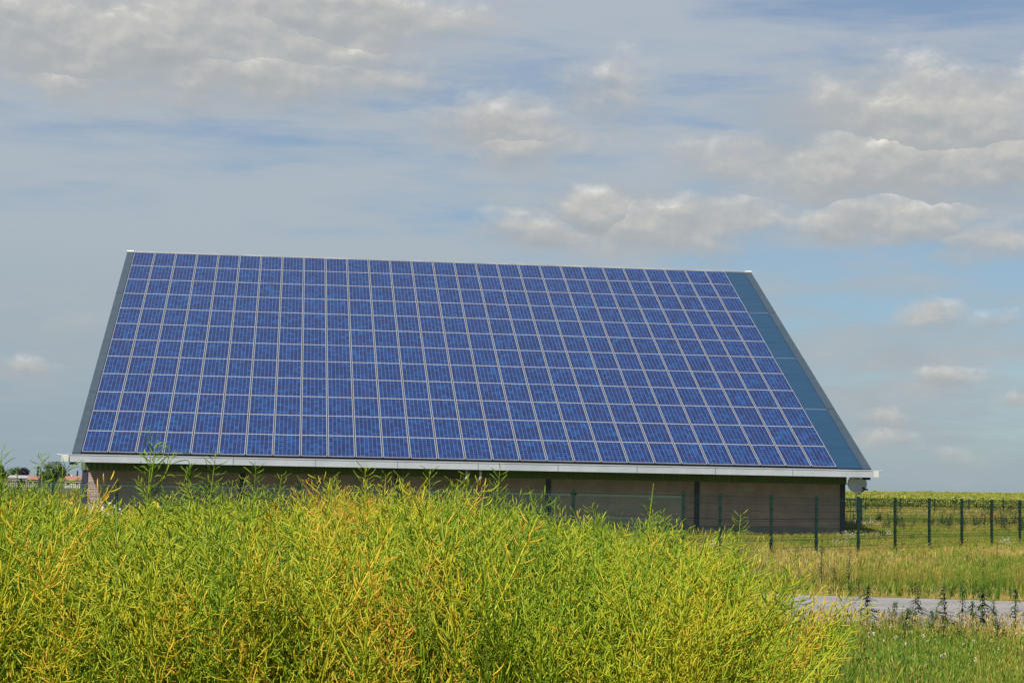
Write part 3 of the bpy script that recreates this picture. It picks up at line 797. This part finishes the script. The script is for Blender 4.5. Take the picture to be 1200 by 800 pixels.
# ------------------------------------------------------------------ plant kinds
def grass_kind(seed, h, spread, nb, w, heads=0, lean=.35):
    r = random.Random(seed); mb = MB()
    for i in range(nb):
        a = r.uniform(0, 6.28); rr = spread * math.sqrt(r.random())
        p = Vector((math.cos(a) * rr, math.sin(a) * rr, -.02)); b = r.uniform(0, 6.28)
        d = Vector((math.cos(b) * r.uniform(.05, lean), math.sin(b) * r.uniform(.05, lean), 1)); c = r.uniform(0, 6.28)
        mb.blade(p, d, Vector((math.cos(c), math.sin(c), 0)), h * r.uniform(.5, 1.1), w * r.uniform(.7, 1.3), r.uniform(.05, .35), 0, r.random() * .8, 2 if h < .35 else 3)
    for i in range(heads):
        a = r.uniform(0, 6.28); p = Vector((math.cos(a) * spread * .5, math.sin(a) * spread * .5, 0)); b = r.uniform(0, 6.28)
        q = p + Vector((math.cos(b) * .1, math.sin(b) * .1, 1)) * h * r.uniform(1.0, 1.35)
        mb.tube([p, q], [.002, .0012], 3, 0, .85, False); mb.pod(q - (q - p).normalized() * .03, (q - p) + Vector((.1, .05, 0)), h * .22, .006, .1, 0, r.uniform(.7, 1.0))
    return mb.mesh('grass_kind', M['grass'])
G_SHORT = [grass_kind(100 + i, .20, .09, 14, .0075, 1) for i in range(6)]
G_TALL = [grass_kind(120 + i, .46, .14, 15, .011, 4) for i in range(6)]
G_MID = [grass_kind(140 + i, .26, .16, 16, .014, 3) for i in range(5)]
G_WIDE = [grass_kind(160 + i, .34, .40, 30, .016, 6) for i in range(4)]

def fill(pts, n, xr, yr, tint, scale, nv, keep=None, zf=None, seed=0):
    r = random.Random(seed)
    for _ in range(n):
        y = r.uniform(*yr); x0, x1 = xr(y) if callable(xr) else xr
        x = r.uniform(x0, x1)
        if keep and not keep(x, y, r): continue
        t = tint(x, y, r) if callable(tint) else tint
        s = (scale(x, y, r) if callable(scale) else scale) * r.uniform(.75, 1.25)
        pts.append((x, y, (zf(x, y) if zf else 0.0), r.uniform(0, 6.28), r.uniform(-.12, .12), r.uniform(-.12, .12), s, min(1, max(0, t)), r.randrange(nv)))
def nz(x, y, s, o=0): return mnoise.noise(Vector((x * s + o, y * s, o * 1.7)))

# near verge (bottom right) : bright green, dry towards the lane
pts = []
def near_t(x, y, r): return .12 + .55 * sst(20.2, 22.8, y + nz(x, y, .8) * .8 + .2 * (x - 6)) + .30 * nz(x, y, .9, 3) + r.uniform(-.22, .36)
fill(pts, 15000, lambda y: (-2, .30 * y + 2.5), (14.5, 25.5), near_t, lambda x, y, r: 1.0 + .35 * nz(x, y, .7, 9), 6,
     keep=lambda x, y, r: y < road_y(x, 0) - .1 and (x > 1.5 or r.random() < .25), seed=1)
scatter('grass', pts, G_SHORT, 'short bright green grass at the bottom right, drying out towards the lane', 'grass')
# dry strip along the near edge of the lane
pts = []
fill(pts, 2600, lambda y: (0, .30 * y + 2), (19.5, 25), lambda x, y, r: r.uniform(.55, 1.0), .20, 6,
     keep=lambda x, y, r: 0.05 < road_y(x, 0) - y < 2.6 * (.75 + .5 * nz(x, y, .9)), seed=2)
fill(pts, 2600, lambda y: (-3, .30 * y + 3), (30, 34), lambda x, y, r: r.uniform(.72, 1.0), .26, 6,
     keep=lambda x, y, r: .02 < y - road_y(x, 1) < 1.1 + .5 * nz(x, y, .9), seed=3)
scatter('dry_grass', pts, G_TALL, 'straw coloured dry grass along both edges of the lane', 'grass')
# tall mixed grass between lane and fence
pts = []
def tall_t(x, y, r): return .12 + .30 * nz(x, y, .35, 5) + .18 * nz(x, y, 1.1, 15) + .20 * sst(.1, .55, nz(x, y, .12, 2)) + .30 * sst(40, 48, y) * r.random() + r.uniform(-.32, .50) + .34 * sst(10, 5, x)
fill(pts, 17000, lambda y: (.08 * y, .30 * y + 4), (31, 52), tall_t, lambda x, y, r: (.75 - .57 * sst(35, 45, y)) * (1 + .4 * nz(x, y, .5, 4)), 6,
     keep=lambda x, y, r: y > road_y(x, 1) + .7, seed=4)
fill(pts, 3000, lambda y: (-.33 * y, .08 * y), (33, 52), tall_t, .5, 6, keep=lambda x, y, r: y > road_y(x, 1) + .7, seed=5)
scatter('tall_grass', pts, G_TALL, 'tall green and brownish meadow grass between the lane and the mesh fence', 'grass')
# inside the fence up to the barn and beyond
pts = []
def in_t(x, y, r): return .22 + .3 * nz(x, y, .3, 1) + .2 * nz(x, y, .9, 14) + .26 * sst(62, 52, y) + .25 * sst(84, 88, y) * sst(98, 92, y) + r.uniform(-.22, .36)
fill(pts, 21000, lambda y: (.02 * y, .30 * y + 4), (50, 100), in_t, lambda x, y, r: .75 + .3 * nz(x, y, .4, 8) - .3 * sst(58, 52, y) - .2 * sst(60, 66, y) * sst(86, 80, y), 5,
     keep=lambda x, y, r: not (x < 14.6 and y > 67.2 + .118 * (x + 15.7) - .2), seed=6)
fill(pts, 5000, lambda y: (-.33 * y, .02 * y), (52, 66), in_t, 1.1, 5, keep=lambda x, y, r: y < 67.2 + .118 * (x + 15.7), seed=7)
scatter('meadow_grass', pts, G_MID, 'rough green grass inside the fence around the foot of the barn', 'grass')
pts = []
fill(pts, 17000, lambda y: (.155 * y, .30 * y + 6), (96, 149), lambda x, y, r: .25 + .35 * nz(x, y, .2, 1) + r.uniform(-.3, .5), lambda x, y, r: 1.0 + .6 * nz(x, y, .3, 2), 4, zf=gz, seed=8)
fill(pts, 3500, lambda y: (-.36 * y, -.20 * y), (80, 160), lambda x, y, r: .2 + r.uniform(-.1, .35), 1.3, 4, zf=gz, seed=9)
scatter('rough_grass', pts, G_WIDE, 'rough weedy grass along the thin far fence', 'grass')

# broad leaved undergrowth along the lane and in the meadow
def herb_kind(seed):
    r = random.Random(seed); mb = MB()
    for i in range(5):
        a = r.uniform(0, 6.28); p = Vector((math.cos(a), math.sin(a), 0)) * .1 * r.random(); h = r.uniform(.22, .42)
        q = p + Vector((r.uniform(-.06, .06), r.uniform(-.06, .06), h)); mb.tube([p, q], [.004, .002], 3, 0, .1, False)
        for k in range(10):
            b = r.uniform(0, 6.28); t = r.uniform(.15, 1); l = .11 * (1.15 - .7 * t)
            mb.blade(p.lerp(q, t), Vector((math.cos(b), math.sin(b), r.uniform(-.1, .7))), Vector((-math.sin(b), math.cos(b), 0)), l, l * .2, .5, 0, r.random() * (1.0 if i else .4), 3)
    return mb.mesh('herb_kind', M['leaf'])
pts = []
fill(pts, 420, lambda y: (2, .30 * y + 2), (20.0, 24.6), lambda x, y, r: r.random(), .85, 5, keep=lambda x, y, r: 0 < road_y(x, 0) - y < 2.2 and nz(x, y, .9, 21) + r.random() > .55, seed=31)
fill(pts, 420, lambda y: (.06 * y, .30 * y + 3), (32.5, 47), lambda x, y, r: r.random(), .95, 5, keep=lambda x, y, r: nz(x, y, .4, 23) + r.random() > .62, seed=32)
fill(pts, 160, lambda y: (.06 * y, .30 * y + 3), (16, 22), lambda x, y, r: r.random(), .5, 5, keep=lambda x, y, r: nz(x, y, .6, 24) + r.random() > .6, seed=33)
fill(pts, 520, lambda y: (.155 * y, .30 * y + 4), (84, 147), lambda x, y, r: r.random(), 2.1, 5, keep=lambda x, y, r: nz(x, y, .12, 25) + r.random() > .55, seed=34)
scatter('undergrowth', pts, [herb_kind(i) for i in range(5)], 'dark leafy undergrowth along the lane and scattered through the meadow', 'weeds')

# clover flowers in the near grass
def clover_kind(seed):
    r = random.Random(seed); mb = MB()
    mb.tube([(0, 0, 0), (r.uniform(-.02, .02), r.uniform(-.02, .02), .17)], .0015, 3, 1)
    top = Vector((0, 0, .18))
    for i in range(14):
        u = Vector((r.gauss(0, 1), r.gauss(0, 1), r.gauss(.3, 1))).normalized()
        mb.pod(top + u * .004, u, .016, .004, 0)
    return mb.mesh('clover_kind', [M['pink_petal'], M['grass']])
pts = []
fill(pts, 420, lambda y: (1.8, .30 * y + 2), (15, 23), 0.5, 1.0, 3, keep=lambda x, y, r: nz(x, y, .55, 7) + r.random() > .62, seed=10)
scatter('clover_flowers', pts, [clover_kind(i) for i in range(3)], 'small pale pink clover heads dotted in the green grass', 'flowers')
def white_kind(seed):
    r = random.Random(seed); mb = MB()
    for i in range(9):
        a = r.uniform(0, 6.28); p = Vector((math.cos(a) * .3 * r.random(), math.sin(a) * .3 * r.random(), r.uniform(.22, .42)))
        mb.tube([(p.x * .6, p.y * .6, 0), p], .004, 3, 1)
        for k in range(5): mb.leafquad(p + Vector((r.uniform(-.05, .05), r.uniform(-.05, .05), r.uniform(-.02, .02))), Vector((r.uniform(-.6, .6), -.6, 1)), .035, .8, .5)
    return mb.mesh('white_kind', [M['white_petal'], M['grass']])
pts = []
rw = random.Random(5)
for (px, py, sx, sy, n) in [(1016, 612, 12, 3, 26), (1030, 629, 16, 1.2, 12), (994, 631, 5, 1.5, 8), (1145, 605, 8, 2, 16), (1060, 610, 30, 3, 8), (900, 640, 60, 5, 6), (985, 641, 4, 1, 3), (1182, 638, 8, 2, 5)]:
    for i in range(n):
        g = on_ground(px + rw.gauss(0, sx), py + rw.gauss(0, sy) + 3)
        pts.append((g.x, g.y, 0, rw.uniform(0, 6), 0, 0, rw.uniform(.5, .9), .4, rw.randrange(3)))
scatter('white_flowers', pts, [white_kind(i) for i in range(3)], 'patches of tiny white wild flowers in the grass right of the barn', 'flowers')

# ------------------------------------------------------------------ far crop behind the thin fence
def crop_kind(seed, lod):
    r = random.Random(seed); mb = MB()
    for i in range(9 if lod == 0 else 6):
        p = Vector((r.uniform(-.45, .45), r.uniform(-.3, .3), 0)); h = r.uniform(.95, 1.2)
        tip = p + Vector((r.uniform(-.1, .1), r.uniform(-.1, .1), h))
        mb.tube([p, tip], [.034, .010], 3, 0, r.uniform(1.3, 1.8), False)
        for k in range(14 if lod == 0 else 10):
            z = h * r.uniform(.50, 1.05); a = r.uniform(0, 6.28); q = p.lerp(tip, min(1, z / h))
            d = Vector((math.cos(a), math.sin(a), r.uniform(-.2, .5)))
            mb.blade(q, d, Vector((-math.sin(a), math.cos(a), 0)), r.uniform(.22, .36), .05, .75, 0, r.uniform(0, .8), 2)
    return mb.mesh('crop_kind', M['crop'])
ck = [crop_kind(200 + i, 0) for i in range(4)]
pts = []; r = random.Random(12)
for i in range(6500):
    y = 148 + 10 * r.random() ** 2.4; x = r.uniform(.15 * y, .31 * y + 6)
    pts.append((x, y, gz(x, y), r.uniform(0, 6.28), 0, 0, r.uniform(.9, 1.08), r.uniform(.3, .85), r.randrange(4)))
for i in range(22000):
    y = 156 * (440 / 156) ** r.random(); x = r.uniform(.14 * y, .32 * y + 10)
    pts.append((x, y, gz(x, y), r.uniform(0, 6.28), 0, 0, r.uniform(.9, 1.08) + (.22 if r.random() < .01 else 0), r.uniform(.35, .95), r.randrange(4)))
scatter('far_crop', pts, ck, 'yellow green crop field rising to the horizon right of the barn', 'crop')

# ------------------------------------------------------------------ rapeseed in the foreground
def rape_kind(seed):
    """a whole ripe rape plant 1.6 m tall: stem, side branches and rows of pods"""
    r = random.Random(seed); mb = MB()
    hgt = 1.6; lx, ly = r.uniform(-.10, .10), r.uniform(-.10, .10)
    st = lambda t: Vector((lx * t * t, ly * t * t, hgt * t))
    mb.tube([st(i / 5) for i in range(6)], [.007, .006, .005, .004, .003, .0015], 4, 0, r.uniform(.15, .5), False)
    racemes = [(st(.68), st(1.0) - st(.93) + Vector((0, 0, .001)), .50)]
    nb = r.randint(7, 10)
    for i in range(nb):
        t = r.uniform(.42, .84); a = i * 2.4 + r.uniform(-.5, .5); an = r.uniform(.35, 1.15); ln = r.uniform(.42, .70) * (1.15 - .3 * t)
        d = Vector((math.cos(a) * math.sin(an), math.sin(a) * math.sin(an), math.cos(an)))
        p = st(t); q = p + d * ln * .5; d2 = (d + Vector((0, 0, .25))).normalized(); e = q + d2 * ln * .55
        mb.tube([p, q, e], [.0035, .003, .0012], 3, 0, r.uniform(.2, .65), False)
        racemes.append((q - d * ln * .18, d2, ln * .72))
    for (p, d, ln) in racemes:
        d = d.normalized(); up = Vector((0, 0, 1)) if abs(d.z) < .9 else Vector((1, 0, 0))
        e1 = d.cross(up).normalized(); e2 = e1.cross(d); n = int(ln / .0135); base = r.uniform(.0, .70); sp = r.uniform(.70, 1.10)
        for k in range(n):
            s = ln * (k + r.random() * .6) / n; a = k * 2.4 + r.uniform(-.3, .3)
            o = e1 * math.cos(a) + e2 * math.sin(a)
            pd = d * r.uniform(.75, 1.0) + o * sp + Vector((0, 0, r.uniform(-.12, .06)))
            mb.pod(p + d * s + o * .010, pd, r.uniform(.060, .090) * (1.1 - .55 * s / ln), .0023, r.uniform(.08, .34), 0, min(1, base + r.random() * .28))
    for k in range(3):                                             # a few last leaves low down
        a = r.uniform(0, 6.28); d = Vector((math.cos(a), math.sin(a), r.uniform(.2, .8)))
        mb.blade(st(r.uniform(.2, .5)), d, Vector((-math.sin(a), math.cos(a), 0)), r.uniform(.08, .14), .010, .4, 0, r.uniform(0, .25), 3)
    zm = max(v[2] for v in mb.v); mb.v = [(x, y, z * 1.6 / zm) for x, y, z in mb.v]
    return mb.mesh('rape_kind', M['rape'], True)
RK = [rape_kind(300 + i) for i in range(10)]
PROFILE = [(-200, 578), (0, 576), (60, 580), (90, 596), (112, 616), (138, 620), (160, 602), (200, 594), (240, 588), (300, 590), (345, 604), (372, 594), (400, 578), (440, 570), (480, 584), (520, 592), (560, 586), (600, 596), (640, 604), (690, 622), (740, 632), (775, 646), (810, 662), (845, 688), (885, 722), (925, 760), (965, 800), (1020, 870)]
def profile(px):
    for (a, ya), (b, yb) in zip(PROFILE, PROFILE[1:]):
        if a <= px <= b: return ya + (yb - ya) * (px - a) / (b - a)
    return PROFILE[0][1] if px < PROFILE[0][0] else PROFILE[-1][1]
pts = []; r = random.Random(21)
for i in range(3900):
    y = r.uniform(5.0, 15.0) if i % 3 else r.uniform(5.0, 9.0)
    x = r.uniform(-.36 * y - 1.4, 1.5)
    edge = min(1.0, .127 * y - .22) + .10 * nz(0, y, .8, 4)
    if x > edge + (.34 * r.random() if r.random() < .22 else 0): continue
    px = 600 + x / y * F_PX
    top = 1.57 + r.gauss(0, .05) + .09 * nz(x, y, 1.1, 6) + (r.uniform(.10, .36) if r.random() < .32 else 0)
    lim = profile(px) - 14 * nz(px / 30, y * .4, 1.0, 6) + (r.uniform(-44, -10) if r.random() < .3 else r.uniform(-8, 16))
    h = min(top, H - (lim - hor(px)) * y / F_PX) - .02
    lean = .12 * sst(edge - .45, edge, x)
    pts.append((x, y, 0, 0 if lean > .02 else r.uniform(0, 6.28), r.uniform(-.08, .08), lean + r.uniform(-.08, .08), max(.66, h / 1.60) * (1 + lean * .12), min(1, max(0, .15 + .62 * nz(x, y, .8, 11) + .50 * math.exp(-((px - 430) / 60) ** 2) + r.gauss(0, .22))), r.randrange(10)))
scatter('rapeseed_crop', pts, RK, 'dense mass of ripening yellow green rapeseed filling the foreground', 'crop')

# single stalks that stand out above the mass : base px, tip px, tip y, distance, tint, label
POD = []
for i in range(5):
    m = MB(); rr = random.Random(60 + i); m.tube([(0, 0, 0), (0, 0, .018)], .0011, 3, 0, .4, False)
    m.pod(Vector((0, 0, .016)), Vector((0, 0, 1)), .068, .0029, (.15, .32, -.06, .38, .22)[i], 0, (.12, .3, .45, .62, .8)[i]); POD.append(m.mesh('pod', M['rape'], True))
STALKS = [
 (12, 2, 528, 6.2, .35, 'rapeseed stalk cut by the left edge of the photo below the sky'),
 (62, 48, 533, 6.6, .55, 'rapeseed stalk with spread pods before the largest tree on the skyline'),
 (100, 96, 572, 7.2, .3, 'short rapeseed stalk before the sunlit left corner of the barn wall'),
 (168, 178, 512, 6.4, .45, 'tallest rapeseed stalk, its thin tip crossing the gutter near the left end'),
 (232, 222, 546, 7.0, .15, 'green rapeseed stalk with a feathery bud between two podded stalks'),
 (228, 253, 531, 6.6, .4, 'podded rapeseed stalk whose tip just reaches the gutter left of the first column'),
 (282, 300, 546, 6.8, .2, 'bushy green rapeseed stalk before the second wall column'),
 (312, 330, 556, 7.2, .5, 'tan tipped rapeseed stalk just right of the bushy green one'),
 (358, 354, 566, 7.2, .25, 'low green rapeseed stalk right of the tan tipped one'),
 (392, 388, 560, 7.4, .35, 'thin rapeseed stalk left of the thick orange clump'),
 (432, 428, 548, 6.4, .85, 'thick orange brown rapeseed stalk rising highest left of the middle'),
 (446, 452, 556, 6.9, .6, 'rapeseed stalk crowding the right side of the orange brown one'),
 (478, 472, 560, 7.2, .2, 'rapeseed stalk with a forked green top before the third column'),
 (508, 503, 552, 7.0, .35, 'dense rapeseed stalk left of the two pale down pipes'),
 (534, 530, 566, 7.4, .25, 'green rapeseed stalk right below the first down pipe'),
 (544, 548, 556, 6.8, .45, 'wide podded rapeseed stalk in line with the down pipes'),
 (572, 586, 549, 6.9, .3, 'upright rapeseed stalk touching the gutter right of the down pipes'),
 (602, 628, 580, 7.2, .2, 'green rapeseed stalk leaning right under the fourth column'),
 (588, 604, 592, 6.6, .95, 'reddish brown rapeseed stalk leaning before the dark wall'),
 (652, 650, 586, 7.4, .4, 'low rapeseed stalk just left of the fence post by the fourth column'),
 (690, 706, 602, 7.4, .3, 'rapeseed stalk alone right of the fence post before the dark wall'),
 (738, 766, 566, 6.8, .75, 'dry leaning rapeseed stalk with bare seed stubs before the dark wall'),
 (762, 762, 590, 7.0, .45, 'yellow podded rapeseed stalk at the foot of the dry leaning one'),
 (778, 794, 608, 7.2, .3, 'rapeseed stalk reaching up left of the corner fence post'),
 (848, 868, 602, 7.4, .6, 'tan rapeseed stalk with sideways pods between two fence posts'),
 (880, 932, 650, 7.0, .25, 'rapeseed stalk leaning out to the right at the edge of the crop'),
 (930, 996, 690, 7.0, .3, 'lowest rapeseed stalk hanging out over the grass by the lane'),
]
for si, (pb, pt, yt, d, tint, lab) in enumerate(STALKS):
    r = random.Random(500 + si); tip = at(pt, yt, d); base = Vector((at(pb, 560, d).x - (tip.x - at(pb, 560, d).x) * .4, d + r.uniform(-.1, .2), 0))
    o = empty('rapeseed_stalk', base); tag(o, lab, 'plant', 'rapeseed stalks standing above the crop')
    T = tip - base; dry = 'bare seed' in lab; bud = 'feathery' in lab
    wob = r.uniform(-.035, .035); ph = r.uniform(0, 3)
    def st(t): return Vector((T.x * t ** 1.6 + wob * math.sin(3.5 * t * t + ph) * t * (1 - t) * 3, T.y * t, T.z * t))
    m = MB(); m.tube([st(i / 7) for i in range(8)], [.0055, .005, .0045, .004, .0034, .0027, .0019, .0009], 5, 0, .25 + .6 * tint, False)
    spots = []
    n = 42 + r.randint(0, 8)
    top0 = 1 - (.34 if not dry else .42) / max(T.length, .1)
    for k in range(n):
        t = top0 + (1 - top0) * (k + .5 * r.random()) / n
        spots.append((st(t), (st(min(1, t + .02)) - st(t - .02)).normalized(), (k / n)))
    for b in range(4 + si % 3):                                    # side branches
        t = top0 + r.uniform(-.10, .07); a = r.uniform(0, 6.28) if b else (0 if si % 2 else 3.14); an = r.uniform(.4, .75); ln = r.uniform(.11, .22)
        bd = Vector((math.cos(a) * math.sin(an), math.sin(a) * math.sin(an) * .6, math.cos(an))); p = st(t); q = p + bd * ln * .5; e = q + (bd + Vector((0, 0, .35))).normalized() * ln * .5
        m.tube([p, q, e], [.003, .0025, .001], 4, 0, .3 + .5 * tint, False)
        for k in range(11): spots.append((q.lerp(e, k / 11), (e - q).normalized(), .3 + .05 * k))
    m.build('stem', M['rape'], o, True)
    if bud:
        bm_ = MB()
        for k in range(26):
            u = Vector((r.gauss(0, .4), r.gauss(0, .4), 1)).normalized(); bm_.pod(st(1) - Vector((0, 0, .05 * r.random())), u, .025, .003, 0, 0, .1)
        bm_.build('bud', M['rape'], o)
    for k, (p, d_, f) in enumerate(spots):
        if dry and r.random() < .45: continue
        if r.random() < .08: continue
        e1 = d_.cross(Vector((0, 1, 0))).normalized(); e2 = e1.cross(d_); a = k * 2.4 + r.uniform(-.5, .5)
        od = e1 * math.cos(a) + e2 * math.sin(a)
        pd = (d_ * r.uniform(.3, .9) + od * r.uniform(.7, 1.0) + Vector((0, 0, r.uniform(-.15, .2)))).normalized()
        c = min(4, max(0, int(tint * 3.2 + r.uniform(-1.2, 1.9))))
        pod = link('pod', POD[c], o)
        s = (1.12 - .55 * f) * r.uniform(.85, 1.15) * (.45 if dry else 1)
        pod.matrix_local = Matrix.Translation(p) @ pd.to_track_quat('Z', 'Y').to_matrix().to_4x4() @ Matrix.Rotation(r.uniform(0, 6.28), 4, 'Z') @ Matrix.Scale(s, 4)

# ------------------------------------------------------------------ weeds
def spike_weed(name, label, px, yb, yt, seed, red=False, group=None, wid=1.0):
    r = random.Random(seed); b = on_ground(px, yb); tip = at(px + r.uniform(-3, 3), yt, b.y); h = tip.z
    o = empty(name, b); tag(o, label, 'weed', group)
    m = MB(); T = tip - b; st = lambda t: Vector((T.x * t * t, 0, h * t))
    m.tube([st(i / 4) for i in range(5)], [.007, .006, .005, .004, .002], 4)
    for k in range(4):
        t = r.uniform(.3, .7); a = r.uniform(0, 6.28); m.tube([st(t), st(t) + Vector((math.cos(a) * .06, math.sin(a) * .06, .12 * h))], [.003, .0015], 3)
    m.build('stem', M['weedstem'], o)
    lf = MB(); n = int(30 + 16 * wid)
    for k in range(n):
        t = r.uniform(.12, 1.0); a = r.uniform(0, 6.28); l = (.115 - .075 * t) * r.uniform(.6, 1.2) * wid
        d = Vector((math.cos(a), math.sin(a), r.uniform(-.2, .7)))
        lf.blade(st(t), d, Vector((-math.sin(a), math.cos(a), 0)), l, l * .20, .6, 0, r.random(), 3)
    lf.build('foliage', M['leaf'], o)['kind'] = 'stuff'
    sd = MB()
    for k in range(46):
        t = r.uniform(.45, 1.0); a = r.uniform(0, 6.28); rr = .05 * (1.1 - t) + .012
        sd.leafquad(st(t) + Vector((math.cos(a) * rr, math.sin(a) * rr, r.uniform(-.02, .02))), Vector((math.cos(a), math.sin(a), .3)), .026, .8, r.random())
    sd.build('seed_head', M['redseed'] if red else M['leaf'], o)['kind'] = 'stuff'
WEEDS = [(937, 692, 664, 'short dark nettle leftmost of the row before the meadow'), (945, 692, 657, 'dark nettle second from the left of the meadow row'),
 (962, 694, 628, 'tallest dark nettle of the meadow row, right of the crop edge'), (980, 694, 665, 'dark nettle between the tallest one and an olive stem'),
 (994, 697, 645, 'slim olive nettle at the right end of the meadow row'), (1016, 738, 686, 'dark nettle standing before the left end of the lane'),
 (1048, 736, 706, 'small bushy nettle before the lane, left of the middle'), (1077, 738, 686, 'slender nettle before the middle of the lane'),
 (1107, 740, 682, 'dark leafy nettle right of the middle of the lane'), (1128, 742, 680, 'thick nettle before the lane left of the red sorrel'),
 (1140, 738, 704, 'low nettle crowded among three others before the lane'), (1151, 740, 690, 'broad nettle below the red sorrel'),
 (1165, 738, 702, 'nettle just right of the broad one before the lane'), (1190, 744, 686, 'broad leaved nettle nearest the right edge of the photo'),
 (1062, 734, 712, 'very small nettle at the kerbless edge of the lane'), (1092, 736, 716, 'low spreading nettle at the near edge of the lane')]
for i, (px, yb, yt, lab) in enumerate(WEEDS):
    spike_weed('nettle', lab, px, yb, yt, 700 + i, False, 'dark nettles along the lane', 1.0 + .5 * (i % 3) * (yb > 700) )
spike_weed('sorrel', 'tall rusty red sorrel spike before the fence near the right edge', 1152, 698, 640, 731, True, wid=.6)
spike_weed('sorrel', 'smaller orange red sorrel right of the tall red spike', 1168, 672, 629, 732, True, wid=.4)

def shrub(label, px, yb, w_px, h_px, mname, seed, top=None):
    r = random.Random(seed); b = on_ground(px, yb); k = b.y / F_PX; w, h = w_px * k, h_px * k
    o = empty('shrub', b); tag(o, label, 'shrub')
    m = MB()
    for i in range(6):
        a = r.uniform(0, 6.28); m.tube([(0, 0, 0), (math.cos(a) * w * .2, math.sin(a) * w * .2, h * .7)], [.012, .004], 4)
    m.build('stem', M['weedstem'], o)
    c = MB()
    for i in range(320):
        a = r.uniform(0, 6.28); t = r.random(); rr = w * .5 * math.sqrt(r.random()) * (1 - .55 * t)
        c.leafquad(Vector((math.cos(a) * rr, math.sin(a) * rr, h * t)), Vector((math.cos(a), math.sin(a), r.uniform(0, 1.5))), .13 * r.uniform(.6, 1.3) * max(w, .6), .5, r.random(), 0, r.uniform(0, 3))
    c.build('foliage', M[mname], o)['kind'] = 'stuff'
    if top:
        c = MB()
        for i in range(80): c.leafquad(Vector((r.gauss(0, w * .14), r.gauss(0, w * .14), h * r.uniform(.85, 1.15))), Vector((r.uniform(-1, 1), -1, 1)), .08, .8, r.random())
        c.build('seed_head', M[top], o)['kind'] = 'stuff'
shrub('upright weed with a rusty seed head beyond the fence', 1036, 613, 8, 11, 'leaf', 801, 'redseed')
shrub('wide green bush by the far fence right of the barn', 1075, 613, 20, 11, 'tree_green', 802)
shrub('brownish bush by the far fence near the right edge', 1166, 617, 14, 13, 'tree_dark', 803, 'redseed')
shrub('small green tuft in the mown grass beyond the fence', 1069, 632, 7, 6, 'leaf', 804)
shrub('dark low bush at the foot of the barn right corner', 996, 630, 18, 9, 'tree_dark', 805)
shrub('low dark bush between the gate and the fence post', 1018, 629, 16, 6, 'tree_dark', 806)
shrub('leafy green bush below the far fence in the right half', 1118, 612, 14, 8, 'tree_green', 807)

def flower_clump(name, label, px, py, d, n, spread, mname, size, zlo):
    r = random.Random(int(px)); c = at(px, py, d); o = empty(name, (c.x, d, 0)); tag(o, label, 'flowers')
    m = MB(); f = MB()
    for i in range(n):
        p = Vector((r.gauss(0, spread * .5), r.gauss(0, spread * .4), c.z + r.gauss(0, spread * .45)))
        if n == 1: p = Vector((0, 0, c.z))
        m.tube([(p.x * .5, p.y * .5, 0), p], [.005, .003], 3)
        for k in range(6):
            a = k * 1.047; e = Vector((math.cos(a), -.35, math.sin(a)))
            f.leafquad(p + e * size * .3, Vector((e.x * .3, -1, .5)), size * .62, .8, .5, 0, a)
    m.build('stem', M['leaf'], o); pt = f.build('petals', M[mname], o)
    if n > 1: pt['kind'] = 'stuff'
flower_clump('daisy_clump', 'clump of white daisies below the green fence post at the left', 124, 602, 46, 46, .34, 'white_petal', .045, 0)
flower_clump('ragwort', 'yellow ragwort cluster above the crop right of the white daisies', 181, 592, 20, 10, .06, 'yellow_petal', .034, 0)
flower_clump('ragwort', 'single yellow ragwort head just above the ragwort cluster', 195, 582, 20, 1, .0, 'yellow_petal', .03, 0)
for i, (px, py, lab) in enumerate([(61, 585, 'red poppy left of the other poppies by the barn corner'), (69, 580, 'highest red poppy by the barn corner'), (86, 583, 'red poppy above the yellow flowers by the barn corner'), (72, 592, 'lowest red poppy by the barn corner'), (94, 586, 'red poppy nearest the barn corner')]):
    flower_clump('poppy', lab, px, py, 17, 1, 0, 'red_petal', .017, 0)
    bpy.data.objects
flower_clump('ragwort', 'pair of small yellow heads between the poppies and the barn wall', 84, 589, 17, 2, .03, 'yellow_petal', .02, 0)
